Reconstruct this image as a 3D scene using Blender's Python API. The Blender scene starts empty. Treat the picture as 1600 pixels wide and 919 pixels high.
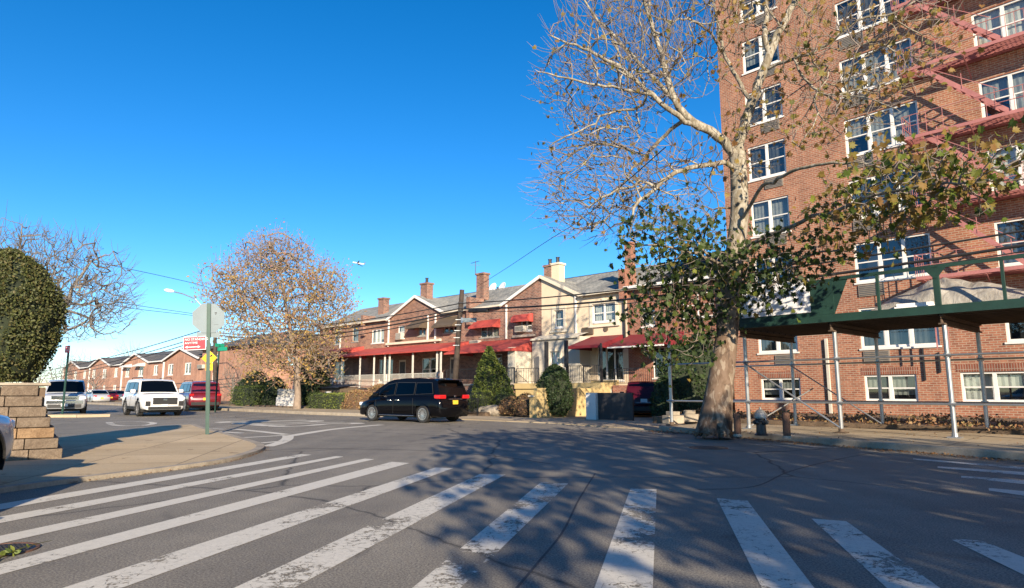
import bpy, bmesh, math, random
from mathutils import Vector, Matrix, Euler
R = math.radians
SC = bpy.context.scene
COL = SC.collection

# ------------------------------------------------------------------ camera
EYE = 1.25; FPX = 1025.0; PIT = math.atan(152.5 / FPX)
cam_d = bpy.data.cameras.new('camera'); cam = bpy.data.objects.new('camera', cam_d); COL.objects.link(cam)
cam.location = (0, 0, EYE); cam.rotation_euler = (R(90) + PIT, 0, 0)
cam_d.lens = 36 * FPX / 1600; cam_d.sensor_width = 36; cam_d.clip_start = 0.05; cam_d.clip_end = 4000
SC.camera = cam

# ------------------------------------------------------------------ light
SUN_EL = R(18.5); SX, SY = 0.21, -0.978          # horizontal direction towards the sun
world = bpy.data.worlds.new('World'); SC.world = world; world.use_nodes = True
wn = world.node_tree; bg = wn.nodes['Background']
sky = wn.nodes.new('ShaderNodeTexSky'); sky.sky_type = 'NISHITA'; sky.sun_disc = False
sky.sun_elevation = SUN_EL; sky.sun_rotation = math.atan2(SX, SY); sky.air_density = 1.0
sky.dust_density = 0.0; sky.ozone_density = 3.0; sky.altitude = 1800
hs = wn.nodes.new('ShaderNodeHueSaturation'); hs.inputs['Saturation'].default_value = 1.33
hs.inputs['Hue'].default_value = 0.502; hs.inputs['Value'].default_value = 1.0
wn.links.new(sky.outputs[0], hs.inputs['Color']); wn.links.new(hs.outputs[0], bg.inputs[0])
bg.inputs[1].default_value = 0.103
sd = bpy.data.lights.new('sun', 'SUN'); sd.energy = 5.0; sd.angle = R(0.4); sd.color = (1.0, 0.84, 0.64)
sun = bpy.data.objects.new('sun', sd); COL.objects.link(sun)
sun.rotation_euler = Vector((-SX * math.cos(SUN_EL), -SY * math.cos(SUN_EL), -math.sin(SUN_EL))).to_track_quat('-Z', 'Y').to_euler()
sun.location = (10, -30, 30)
SC.view_settings.view_transform = 'Standard'; SC.view_settings.look = 'None'
SC.view_settings.exposure = 1.02; SC.view_settings.gamma = 1.0; SC.view_settings.use_curve_mapping = False
SC.cycles.max_bounces = 5; SC.cycles.transparent_max_bounces = 12
SC.cycles.use_adaptive_sampling = True
try: SC.cycles.use_denoising = True
except Exception: pass

# ------------------------------------------------------------------ pixel <-> place helpers (photograph pixels, 1600 x 919)
def ray(px, py):
    x = (px - 800) / FPX; y = (459.5 - py) / FPX
    return Vector((x, math.cos(PIT) - y * math.sin(PIT), math.sin(PIT) + y * math.cos(PIT)))
def G(px, py, z=0.0):
    d = ray(px, py); t = (z - EYE) / d.z
    return Vector((d.x * t, d.y * t, z))
def atY(px, py, Y):
    d = ray(px, py); t = Y / d.y
    return Vector((d.x * t, Y, d.z * t + EYE))
class Frame:
    def __init__(s, ox, oy, deg):
        s.o = Vector((ox, oy)); s.rz = R(deg); s.u = Vector((math.cos(s.rz), math.sin(s.rz))); s.v = Vector((-math.sin(s.rz), math.cos(s.rz)))
    def pt(s, px, py, y=0.0):
        d = ray(px, py); o = s.o + s.v * y
        t = s.v.dot(o) / s.v.dot(Vector((d.x, d.y)))
        p = Vector((d.x * t, d.y * t)) - o
        return p.dot(s.u), d.z * t + EYE
    def w(s, x, y, z=0.0):
        p = s.o + s.u * x + s.v * y
        return Vector((p.x, p.y, z))
    def loc(s, p):
        q = Vector((p[0], p[1])) - s.o
        return q.dot(s.u), q.dot(s.v)
ROW = Frame(6.722, 38.0, -43.5)
APT = Frame(10.998, 32.8, -47.5)
SHED = Frame(8.82, 17.99, -47.5)

# ------------------------------------------------------------------ objects
def tag(o, label=None, cat=None, group=None, kind=None):
    if label: o['label'] = label
    if cat: o['category'] = cat
    if group: o['group'] = group
    if kind: o['kind'] = kind
    return o
def thing(name, label, cat, loc=(0, 0, 0), rz=0.0, group=None):
    o = bpy.data.objects.new(name, None); COL.objects.link(o)
    o.location = loc; o.rotation_euler = (0, 0, rz); o.empty_display_size = 0.3
    return tag(o, label, cat, group)
def copy_tree(o, parent=None):
    c = o.copy(); COL.objects.link(c); c.parent = parent
    for ch in list(o.children): copy_tree(ch, c)
    return c
class MB:
    def __init__(s): s.v = []; s.f = []; s.m = []; s.mi = 0
    def face(s, pts):
        n = len(s.v); s.v += [tuple(p) for p in pts]; s.f.append(tuple(range(n, n + len(pts)))); s.m.append(s.mi); return s
    def raw(s, vs, fs):
        n = len(s.v); s.v += [tuple(p) for p in vs]
        for f in fs: s.f.append(tuple(i + n for i in f)); s.m.append(s.mi)
        return s
    def box(s, x0, x1, y0, y1, z0, z1, M=None):
        vs = [Vector((x, y, z)) for z in (z0, z1) for y in (y0, y1) for x in (x0, x1)]
        if M is not None: vs = [M @ v for v in vs]
        return s.raw(vs, [(0, 2, 3, 1), (4, 5, 7, 6), (0, 1, 5, 4), (2, 6, 7, 3), (0, 4, 6, 2), (1, 3, 7, 5)])
    def bar(s, a, b, w, h=None, up=(0, 0, 1)):
        a = Vector(a); b = Vector(b); h = h or w; d = (b - a).normalized(); up = Vector(up)
        if abs(d.dot(up)) > 0.98: up = Vector((0, 1, 0))
        x = d.cross(up).normalized(); z = x.cross(d).normalized()
        vs = [p + x * sx * w / 2 + z * sz * h / 2 for p in (a, b) for sz in (-1, 1) for sx in (-1, 1)]
        return s.raw(vs, [(0, 1, 3, 2), (4, 6, 7, 5), (0, 4, 5, 1), (2, 3, 7, 6), (0, 2, 6, 4), (1, 5, 7, 3)])
    def tube(s, pts, rs, n=8, cap=True):
        pts = [Vector(p) for p in pts]
        if not isinstance(rs, (list, tuple)): rs = [rs] * len(pts)
        rings = []; prev = None
        for i, p in enumerate(pts):
            d = (pts[min(i + 1, len(pts) - 1)] - pts[max(i - 1, 0)])
            if d.length < 1e-9: d = Vector((0, 0, 1))
            d.normalize()
            if prev is None:
                prev = d.orthogonal().normalized()
            x = (prev - d * prev.dot(d))
            x = x.normalized() if x.length > 1e-6 else d.orthogonal().normalized()
            prev = x; y = d.cross(x)
            rings.append([p + (x * math.cos(2 * math.pi * k / n) + y * math.sin(2 * math.pi * k / n)) * rs[i] for k in range(n)])
        b = len(s.v)
        for r in rings: s.v += [tuple(q) for q in r]
        for i in range(len(pts) - 1):
            for k in range(n):
                s.f.append((b + i * n + k, b + i * n + (k + 1) % n, b + (i + 1) * n + (k + 1) % n, b + (i + 1) * n + k)); s.m.append(s.mi)
        if cap:
            s.f.append(tuple(b + k for k in reversed(range(n)))); s.m.append(s.mi)
            s.f.append(tuple(b + (len(pts) - 1) * n + k for k in range(n))); s.m.append(s.mi)
        return s
    def lathe(s, prof, c=(0, 0, 0), n=20, axis='z', caps=True):
        b = len(s.v); c = Vector(c)
        for (r, z) in prof:
            for k in range(n):
                a = 2 * math.pi * k / n; x, y = r * math.cos(a), r * math.sin(a)
                q = Vector((x, y, z)) if axis == 'z' else (Vector((x, z, y)) if axis == 'y' else Vector((z, x, y)))
                s.v.append(tuple(c + q))
        for i in range(len(prof) - 1):
            for k in range(n):
                q = (b + i * n + k, b + i * n + (k + 1) % n, b + (i + 1) * n + (k + 1) % n, b + (i + 1) * n + k)
                s.f.append(q if axis != 'y' else q[::-1]); s.m.append(s.mi)
        if caps:
            s.f.append(tuple(b + k for k in range(n))); s.m.append(s.mi)
            s.f.append(tuple(b + (len(prof) - 1) * n + k for k in range(n))); s.m.append(s.mi)
        return s
    def prism(s, poly, z0, z1):
        n = len(poly); b = len(s.v)
        s.v += [(p[0], p[1], z0) for p in poly] + [(p[0], p[1], z1) for p in poly]
        s.f.append(tuple(b + i for i in reversed(range(n)))); s.f.append(tuple(b + n + i for i in range(n))); s.m += [s.mi] * 2
        for i in range(n):
            j = (i + 1) % n; s.f.append((b + i, b + j, b + n + j, b + n + i)); s.m.append(s.mi)
        return s
    def prism_y(s, poly, y0, y1):            # poly in (x, z), extruded along y
        n = len(poly); b = len(s.v)
        s.v += [(p[0], y0, p[1]) for p in poly] + [(p[0], y1, p[1]) for p in poly]
        s.f.append(tuple(b + i for i in range(n))); s.f.append(tuple(b + n + i for i in reversed(range(n)))); s.m += [s.mi] * 2
        for i in range(n):
            j = (i + 1) % n; s.f.append((b + j, b + i, b + n + i, b + n + j)); s.m.append(s.mi)
        return s
    def build(s, name, mats, parent=None, smooth=False, bevel=0.0, loc=None, fix=True):
        me = bpy.data.meshes.new(name); me.from_pydata(s.v, [], s.f)
        if not isinstance(mats, (list, tuple)): mats = [mats]
        for m in mats: me.materials.append(m)
        if len(mats) > 1: me.polygons.foreach_set('material_index', s.m)
        if fix and len(s.f) < 20000:
            bm = bmesh.new(); bm.from_mesh(me); bmesh.ops.remove_doubles(bm, verts=bm.verts, dist=1e-5)
            bmesh.ops.recalc_face_normals(bm, faces=bm.faces); bm.to_mesh(me); bm.free()
        uv = me.uv_layers.new(name='UVMap'); data = [0.0] * (len(me.loops) * 2)
        vs = me.vertices
        for p in me.polygons:
            n = p.normal
            for li in p.loop_indices:
                c = vs[me.loops[li].vertex_index].co
                if abs(n.z) > 0.75: a, b_ = c.x, c.y
                elif abs(n.x) > abs(n.y): a, b_ = c.y, c.z
                else: a, b_ = c.x, c.z
                data[2 * li] = a; data[2 * li + 1] = b_
        uv.data.foreach_set('uv', data)
        if smooth: me.polygons.foreach_set('use_smooth', [True] * len(me.polygons))
        me.update()
        o = bpy.data.objects.new(name, me); COL.objects.link(o)
        if parent is not None: o.parent = parent
        if loc is not None: o.location = loc
        if bevel:
            md = o.modifiers.new('bevel', 'BEVEL'); md.width = bevel; md.segments = 2; md.limit_method = 'ANGLE'
        return o
def text(body, size, mat, parent, M, name='lettering', ext=0.002, align='CENTER', sx=1.0):
    c = bpy.data.curves.new(name, 'FONT'); c.body = body; c.size = size; c.extrude = ext
    c.align_x = align; c.align_y = 'CENTER'; c.materials.append(mat)
    o = bpy.data.objects.new(name, c); COL.objects.link(o); o.parent = parent
    dg = bpy.context.evaluated_depsgraph_get(); dg.update(); me = bpy.data.meshes.new_from_object(o.evaluated_get(dg)); bpy.data.objects.remove(o)
    o = bpy.data.objects.new(name, me); COL.objects.link(o); o.parent = parent
    if not me.materials: me.materials.append(mat)
    o.matrix_local = M @ Matrix.Diagonal((sx, 1, 1, 1)); return o

# ------------------------------------------------------------------ materials
def newmat(name):
    m = bpy.data.materials.new(name); m.use_nodes = True; nt = m.node_tree; b = nt.nodes['Principled BSDF']
    return m, nt, b
def N(nt, t, **kw):
    n = nt.nodes.new(t)
    for k, v in kw.items(): setattr(n, k, v)
    return n
def mixc(nt, fac, a, b, blend='MIX'):
    n = N(nt, 'ShaderNodeMix', data_type='RGBA', blend_type=blend)
    for sock, val in ((n.inputs[0], fac), (n.inputs[6], a), (n.inputs[7], b)):
        if hasattr(val, 'is_linked') or hasattr(val, 'links'): nt.links.new(val, sock)
        elif isinstance(val, (int, float)): sock.default_value = val
        else: sock.default_value = (*val[:3], 1)
    return n.outputs[2]
def ramp(nt, src, p0, p1, c0=(0, 0, 0), c1=(1, 1, 1)):
    n = N(nt, 'ShaderNodeValToRGB'); n.color_ramp.elements[0].position = p0; n.color_ramp.elements[1].position = p1
    n.color_ramp.elements[0].color = (*c0, 1); n.color_ramp.elements[1].color = (*c1, 1); nt.links.new(src, n.inputs[0]); return n.outputs[0]
def noise(nt, scale, vec=None, detail=4, rough=0.6, kind='Object', dist=0.0):
    if vec is None: vec = N(nt, 'ShaderNodeTexCoord').outputs[kind]
    n = N(nt, 'ShaderNodeTexNoise'); n.inputs['Scale'].default_value = scale; n.inputs['Detail'].default_value = detail
    n.inputs['Roughness'].default_value = rough; n.inputs['Distortion'].default_value = dist
    nt.links.new(vec, n.inputs['Vector']); return n.outputs['Fac']
def bump(nt, b, h, strength=0.3, dist=0.01):
    n = N(nt, 'ShaderNodeBump'); n.inputs['Strength'].default_value = strength; n.inputs['Distance'].default_value = dist
    nt.links.new(h, n.inputs['Height']); nt.links.new(n.outputs[0], b.inputs['Normal'])
def M_(name, col, rough=0.6, metal=0.0, var=0.15, scale=3.0, bmp=0.0, spec=0.5, fine=0.0):
    m, nt, b = newmat(name); b.inputs['Roughness'].default_value = rough; b.inputs['Metallic'].default_value = metal
    b.inputs['Specular IOR Level'].default_value = spec
    n1 = noise(nt, scale, detail=6)
    c = mixc(nt, ramp(nt, n1, 0.3, 0.7), tuple(x * (1 - var) for x in col), tuple(min(1, x * (1 + var)) for x in col))
    if fine:
        n2 = noise(nt, scale * 12, detail=3)
        c = mixc(nt, ramp(nt, n2, 0.35, 0.65), c, mixc(nt, fine, c, (0, 0, 0)))
    nt.links.new(c, b.inputs['Base Color'])
    if bmp: bump(nt, b, noise(nt, scale * 8, detail=4), bmp, 0.01)
    return m
def brickmat(name, c1, c2, mortar, w=0.215, h=0.075, ms=0.011, grime=0.25, rough=0.85, off=0.5, squash=1.0):
    m, nt, b = newmat(name); b.inputs['Roughness'].default_value = rough; b.inputs['Specular IOR Level'].default_value = 0.2
    uv = N(nt, 'ShaderNodeTexCoord').outputs['UV']
    t = N(nt, 'ShaderNodeTexBrick'); t.offset = off; t.squash = squash
    t.inputs['Color1'].default_value = (*c1, 1); t.inputs['Color2'].default_value = (*c2, 1); t.inputs['Mortar'].default_value = (*mortar, 1)
    t.inputs['Scale'].default_value = 1.0; t.inputs['Brick Width'].default_value = w; t.inputs['Row Height'].default_value = h
    t.inputs['Mortar Size'].default_value = ms; t.inputs['Mortar Smooth'].default_value = 0.3; t.inputs['Bias'].default_value = 0.0
    nt.links.new(uv, t.inputs['Vector'])
    n1 = noise(nt, 0.6, vec=uv, detail=6); n2 = noise(nt, 9.0, vec=uv, detail=3)
    c = mixc(nt, ramp(nt, n1, 0.35, 0.75), t.outputs['Color'], mixc(nt, 1.0, t.outputs['Color'], (1 - grime, 1 - grime, 1 - grime * 0.9), 'MULTIPLY'))
    c = mixc(nt, ramp(nt, n2, 0.4, 0.8), c, mixc(nt, 1.0, c, (0.78, 0.76, 0.76), 'MULTIPLY'))
    mp = N(nt, 'ShaderNodeMapping'); mp.inputs['Scale'].default_value = (1.1, .16, 1); nt.links.new(uv, mp.inputs[0]); n3 = noise(nt, 1.0, vec=mp.outputs[0], detail=8, rough=.7, dist=.4)
    c = mixc(nt, ramp(nt, n3, .42, .72), c, mixc(nt, 1.0, c, (1 - grime * 1.6, 1 - grime * 1.6, 1 - grime * 1.5), 'MULTIPLY'))
    nt.links.new(c, b.inputs['Base Color'])
    bump(nt, b, t.outputs['Fac'], -0.5, 0.008)
    return m
def mathn(nt, op, a, b_):
    n = N(nt, 'ShaderNodeMath', operation=op)
    for s_, v in ((n.inputs[0], a), (n.inputs[1], b_)):
        if isinstance(v, (int, float)): s_.default_value = v
        else: nt.links.new(v, s_)
    return n.outputs[0]
def blockmat(name, col):
    m, nt, b = newmat(name); b.inputs['Roughness'].default_value = 0.95; b.inputs['Specular IOR Level'].default_value = 0.15
    g = N(nt, 'ShaderNodeNewGeometry'); n1 = noise(nt, 7, detail=8, rough=0.7, dist=.5); n2 = noise(nt, 40, detail=5, rough=.8)
    c = mixc(nt, g.outputs['Random Per Island'], tuple(x * .72 for x in col), tuple(x * 1.2 for x in col))
    c = mixc(nt, ramp(nt, n1, .32, .68), mixc(nt, 1.0, c, (.58, .55, .54), 'MULTIPLY'), c); c = mixc(nt, ramp(nt, n2, .4, .6), mixc(nt, 1.0, c, (.75, .75, .75), 'MULTIPLY'), c)
    nt.links.new(c, b.inputs['Base Color']); bump(nt, b, mathn(nt, 'ADD', n1, mathn(nt, 'MULTIPLY', n2, .4)), 1.0, 0.05); return m
def leafmat(name, cols, trans=0.35, rough=0.55):
    m, nt, b = newmat(name)
    g = N(nt, 'ShaderNodeNewGeometry'); rp = N(nt, 'ShaderNodeValToRGB'); rp.color_ramp.interpolation = 'LINEAR'
    els = rp.color_ramp.elements
    while len(els) < len(cols): els.new(0.5)
    for i, c in enumerate(cols): els[i].position = i / max(1, len(cols) - 1); els[i].color = (*c, 1)
    nt.links.new(g.outputs['Random Per Island'], rp.inputs[0])
    b.inputs['Roughness'].default_value = rough; b.inputs['Specular IOR Level'].default_value = 0.3
    nt.links.new(rp.outputs[0], b.inputs['Base Color'])
    tr = N(nt, 'ShaderNodeBsdfTranslucent'); nt.links.new(rp.outputs[0], tr.inputs[0])
    mx = N(nt, 'ShaderNodeMixShader'); mx.inputs[0].default_value = trans
    nt.links.new(b.outputs[0], mx.inputs[1]); nt.links.new(tr.outputs[0], mx.inputs[2])
    nt.links.new(mx.outputs[0], nt.nodes['Material Output'].inputs[0]); return m
def glassmat(name, tint=(0.75, 0.8, 0.8), refl=0.12, rough=0.02):
    m, nt, b = newmat(name)
    t = N(nt, 'ShaderNodeBsdfTransparent'); t.inputs[0].default_value = (*tint, 1)
    gl = N(nt, 'ShaderNodeBsdfGlossy'); gl.inputs['Roughness'].default_value = rough
    f = N(nt, 'ShaderNodeLayerWeight'); f.inputs[0].default_value = 0.5
    pw = N(nt, 'ShaderNodeMath', operation='POWER'); pw.inputs[1].default_value = 4.0; nt.links.new(f.outputs['Facing'], pw.inputs[0])
    mul = N(nt, 'ShaderNodeMath', operation='MULTIPLY_ADD'); mul.inputs[1].default_value = 0.8; mul.inputs[2].default_value = refl + 0.04
    mul.use_clamp = True; nt.links.new(pw.outputs[0], mul.inputs[0])
    mx = N(nt, 'ShaderNodeMixShader'); nt.links.new(mul.outputs[0], mx.inputs[0]); nt.links.new(t.outputs[0], mx.inputs[1]); nt.links.new(gl.outputs[0], mx.inputs[2])
    nt.links.new(mx.outputs[0], nt.nodes['Material Output'].inputs[0]); return m
MT = {}
MT['apt_brick'] = brickmat('apt_brick', (0.45, 0.19, 0.11), (0.29, 0.11, 0.068), (0.44, 0.33, 0.235), w=0.25, h=0.09, ms=0.015, grime=0.2)
MT['apt_soldier'] = brickmat('apt_soldier', (0.30, 0.10, 0.06), (0.22, 0.075, 0.045), (0.38, 0.31, 0.24), w=0.085, h=0.3, ms=0.012, off=0.0)
MT['brick_a'] = brickmat('brick_a', (0.42, 0.20, 0.125), (0.22, 0.10, 0.07), (0.40, 0.31, 0.24), w=.26, h=.10, ms=.016)
MT['brick_b'] = brickmat('brick_b', (0.38, 0.18, 0.12), (0.16, 0.08, 0.062), (0.38, 0.30, 0.24), w=.26, h=.10, ms=.016)
MT['brick_c'] = brickmat('brick_c', (0.40, 0.15, 0.085), (0.28, 0.095, 0.06), (0.36, 0.28, 0.22))
MT['brick_far'] = brickmat('brick_far', (0.58, 0.30, 0.195), (0.48, 0.235, 0.15), (0.46, 0.33, 0.25), w=0.3, h=0.11, ms=0.016)
MT['shingle'] = brickmat('shingle', (0.46, 0.45, 0.39), (0.31, 0.32, 0.29), (0.13, 0.14, 0.13), w=0.32, h=0.2, ms=0.012, grime=0.3)
MT['shingle_dark'] = brickmat('shingle_dark', (0.05, 0.052, 0.055), (0.03, 0.032, 0.035), (0.015, 0.015, 0.015), w=0.32, h=0.2, ms=0.012)
MT['shingle_far'] = brickmat('shingle_far', (0.17, 0.165, 0.155), (0.12, 0.12, 0.12), (0.08, 0.08, 0.08), w=0.4, h=0.25, ms=0.02)
MT['stucco'] = M_('stucco', (0.64, 0.52, 0.37), 0.9, var=0.07, scale=1.5, bmp=0.25, fine=0.06)
MT['stucco_grey'] = M_('stucco_grey', (0.50, 0.46, 0.38), 0.9, var=0.08, scale=1.5, bmp=0.25, fine=0.06)
MT['stucco_yellow'] = M_('stucco_yellow', (0.52, 0.39, 0.18), 0.9, var=0.12, scale=1.2, bmp=0.25, fine=0.08)
MT['white'] = M_('white_paint', (0.74, 0.72, 0.67), 0.5, var=0.06, scale=2, fine=0.06)
MT['trim'] = M_('cream_trim', (0.62, 0.56, 0.44), 0.7, var=0.08, scale=2)
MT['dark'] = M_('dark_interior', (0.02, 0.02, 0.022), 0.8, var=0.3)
MT['blind_a'] = M_('blind_grey', (0.30, 0.30, 0.27), 0.8, var=0.2, scale=4)
MT['blind_b'] = M_('blind_white', (0.62, 0.60, 0.53), 0.8, var=0.1, scale=4)
MT['blind_c'] = M_('curtain_dark', (0.08, 0.085, 0.085), 0.8, var=0.4, scale=3)
MT['glass'] = glassmat('window_glass')
MT['red_awning'] = M_('red_awning', (0.42, 0.065, 0.05), 0.7, var=0.28, scale=1.2, fine=0.08)
MT['darkred_awning'] = M_('dark_red_awning', (0.17, 0.015, 0.022), 0.65, var=0.15, scale=1.2)
MT['brown_awning'] = M_('brown_awning', (0.10, 0.075, 0.05), 0.6, var=0.25, scale=2)
MT['iron_white'] = M_('white_iron', (0.66, 0.64, 0.58), 0.5, var=0.1)
MT['iron_black'] = M_('black_iron', (0.025, 0.025, 0.027), 0.5, var=0.3)
MT['sleeve'] = M_('sleeve_metal', (0.24, 0.20, 0.16), 0.6, var=0.2, scale=4)
MT['ac'] = M_('air_conditioner', (0.50, 0.47, 0.40), 0.5, var=0.1, scale=4)
MT['stone_step'] = M_('stone_step', (0.36, 0.31, 0.25), 0.85, var=0.2, scale=3, bmp=0.3)
MT['red_tile'] = M_('red_tile', (0.33, 0.12, 0.09), 0.7, var=0.2, scale=4)
MT['escape_red'] = M_('escape_paint', (0.42, 0.165, 0.15), 0.65, var=0.15, scale=2, fine=0.12)
MT['galv'] = M_('galvanised_steel', (0.40, 0.41, 0.41), 0.38, metal=0.75, var=0.12, scale=6, fine=0.1)
MT['green'] = M_('green_paint', (0.012, 0.044, 0.033), 0.55, var=0.25, scale=2, fine=0.15)
MT['plank'] = brickmat('plank', (0.14, 0.10, 0.07), (0.10, 0.075, 0.055), (0.03, 0.02, 0.015), w=2.6, h=0.22, ms=0.02)
MT['pole_green'] = M_('sign_pole_green', (0.016, 0.055, 0.043), 0.45, metal=0.2, var=0.2, scale=5, fine=0.15)
MT['alu'] = M_('sign_back', (0.16, 0.205, 0.225), 0.6, metal=0.1, var=0.08, scale=2.5)
MT['sign_red'] = M_('sign_red', (0.65, 0.035, 0.05), 0.4, var=0.06)
MT['sign_white'] = M_('sign_white', (0.8, 0.8, 0.8), 0.4, var=0.03)
MT['sign_yellow'] = M_('sign_yellow', (0.80, 0.50, 0.02), 0.4, var=0.06)
MT['sign_green'] = M_('sign_green', (0.01, 0.25, 0.15), 0.4, var=0.1)
MT['ink'] = M_('black_ink', (0.015, 0.015, 0.02), 0.6, var=0.1)
MT['ink_blue'] = M_('dark_blue_ink', (0.02, 0.025, 0.10), 0.6, var=0.1)
MT['tar'] = M_('tar_seam', (0.035, 0.033, 0.032), 0.7, var=0.3, scale=6)
MT['wood_pole'] = M_('wooden_pole', (0.05, 0.037, 0.028), 0.85, var=0.35, scale=4, bmp=0.4)
MT['cable'] = M_('cable_black', (0.02, 0.02, 0.022), 0.7, var=0.2)
MT['soil'] = M_('soil', (0.16, 0.11, 0.07), 0.95, var=0.4, scale=2, bmp=0.6, fine=0.3)
MT['rust'] = M_('rusty_brown_iron', (0.12, 0.06, 0.035), 0.8, var=0.4, scale=12, bmp=0.3)
MT['hyd_black'] = M_('hydrant_black', (0.025, 0.025, 0.027), 0.4, var=0.3, scale=8)
MT['hyd_silver'] = M_('hydrant_silver', (0.42, 0.39, 0.33), 0.45, metal=0.5, var=0.25, scale=10, fine=0.25)
MT['tyre'] = M_('tyre_rubber', (0.018, 0.018, 0.018), 0.75, var=0.2)
MT['rim'] = M_('alloy', (0.50, 0.50, 0.50), 0.25, metal=0.8, var=0.1)
MT['chrome'] = M_('chrome', (0.7, 0.7, 0.7), 0.12, metal=1.0, var=0.02)
MT['black_plastic'] = M_('black_plastic', (0.02, 0.02, 0.02), 0.5, var=0.1)
MT['car_glass'] = glassmat('car_glass', tint=(0.05, 0.06, 0.07), refl=0.0)
MT['car_glass_clear'] = glassmat('car_glass_clear', tint=(0.25, 0.30, 0.30), refl=0.04)
MT['lamp_red'] = M_('tail_lamp', (0.45, 0.012, 0.015), 0.12, var=0.05, spec=0.8)
MT['lamp_clear'] = M_('head_lamp', (0.75, 0.78, 0.8), 0.1, var=0.03, spec=0.9)
MT['plate_yellow'] = M_('plate_yellow', (0.75, 0.45, 0.04), 0.45, var=0.05)
MT['plate_white'] = M_('plate_white', (0.65, 0.65, 0.62), 0.45, var=0.05)
def paint(name, col, metal=0.3, rough=0.28):
    m, nt, b = newmat(name); b.inputs['Base Color'].default_value = (*col, 1); b.inputs['Metallic'].default_value = metal
    b.inputs['Roughness'].default_value = rough; b.inputs['Coat Weight'].default_value = 0.8 if sum(col) > .1 else 0.12; b.inputs['Coat Roughness'].default_value = 0.05; b.inputs['Specular IOR Level'].default_value = .5 if sum(col) > .1 else .22
    n = noise(nt, 3.0); nt.links.new(ramp(nt, n, 0.3, 0.8, (rough * 0.8,) * 3, (rough * 1.5,) * 3), b.inputs['Roughness']); return m
MT['car_black'] = paint('car_paint_black', (0.002, 0.002, 0.003), 0.0, 0.12)
MT['car_white'] = paint('car_paint_white', (0.72, 0.72, 0.70), 0.0, 0.35)
MT['car_red'] = paint('car_paint_red', (0.14, 0.010, 0.018), 0.2)
MT['car_red_shaded'] = paint('car_paint_red_shaded', (0.045, 0.004, 0.010), 0.0)  # red car paint darkened: the driveway shade is put into the colour
MT['car_silver'] = paint('car_paint_silver', (0.50, 0.52, 0.54), 0.4, 0.32)
MT['car_grey'] = paint('car_paint_grey', (0.20, 0.22, 0.24), 0.4)
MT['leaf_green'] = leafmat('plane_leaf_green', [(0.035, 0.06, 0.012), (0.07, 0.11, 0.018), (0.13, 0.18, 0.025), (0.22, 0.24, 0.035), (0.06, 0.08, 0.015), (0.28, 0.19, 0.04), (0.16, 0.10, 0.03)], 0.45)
MT['leaf_shaded'] = leafmat('plane_leaf_shaded', [(0.018, 0.035, 0.009), (0.035, 0.06, 0.012), (0.025, 0.042, 0.010), (0.06, 0.085, 0.018), (0.03, 0.05, 0.012)], 0.25)  # darker copy of the leaf greens, shade of the low clump painted in
MT['leaf_yellow'] = leafmat('plane_leaf_yellow', [(0.30, 0.19, 0.04), (0.20, 0.18, 0.04), (0.24, 0.12, 0.04), (0.12, 0.13, 0.03), (0.30, 0.20, 0.06), (0.16, 0.08, 0.035)], 0.4)
MT['leaf_autumn'] = leafmat('autumn_leaf', [(0.42, 0.20, 0.14), (0.34, 0.15, 0.10), (0.42, 0.28, 0.12), (0.30, 0.26, 0.09), (0.46, 0.26, 0.20), (0.36, 0.19, 0.13), (0.44, 0.32, 0.14)], 0.4)
MT['leaf_gold'] = leafmat('golden_leaf', [(0.52, 0.34, 0.09), (0.44, 0.30, 0.09), (0.38, 0.33, 0.12), (0.50, 0.26, 0.09)], 0.45)
MT['leaf_litter'] = leafmat('fallen_leaf', [(0.20, 0.09, 0.035), (0.30, 0.16, 0.05), (0.12, 0.06, 0.03), (0.26, 0.12, 0.05)], 0.1)
MT['hedge_leaf'] = leafmat('hedge_leaf', [(0.03, 0.042, 0.014), (0.065, 0.08, 0.024), (0.11, 0.115, 0.035), (0.045, 0.055, 0.018), (0.12, 0.10, 0.035)], 0.15)
MT['shrub_leaf'] = leafmat('shrub_leaf', [(0.03, 0.055, 0.015), (0.06, 0.09, 0.02), (0.10, 0.13, 0.03), (0.045, 0.07, 0.02)], 0.2)
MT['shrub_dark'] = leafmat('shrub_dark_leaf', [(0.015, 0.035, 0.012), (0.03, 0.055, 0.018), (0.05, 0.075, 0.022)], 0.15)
MT['shrub_lime'] = leafmat('shrub_lime_leaf', [(0.12, 0.16, 0.03), (0.22, 0.25, 0.05), (0.08, 0.12, 0.025), (0.16, 0.20, 0.04)], 0.25)
MT['shrub_brown'] = leafmat('dry_shrub_leaf', [(0.24, 0.13, 0.07), (0.30, 0.20, 0.09), (0.20, 0.09, 0.05), (0.20, 0.18, 0.07)], 0.2)
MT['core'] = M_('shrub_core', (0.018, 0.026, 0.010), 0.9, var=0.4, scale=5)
MT['core_brown'] = M_('dry_core', (0.09, 0.055, 0.03), 0.9, var=0.4, scale=5)
MT['bark_grey'] = M_('bark_grey', (0.22, 0.17, 0.13), 0.9, var=0.35, scale=4, bmp=0.5)
MT['bark_far'] = M_('bark_far', (0.17, 0.15, 0.13), 0.9, var=0.25, scale=2)
MT['twig'] = M_('twig_bark', (0.20, 0.165, 0.14), 0.9, var=0.35, scale=3)
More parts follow.
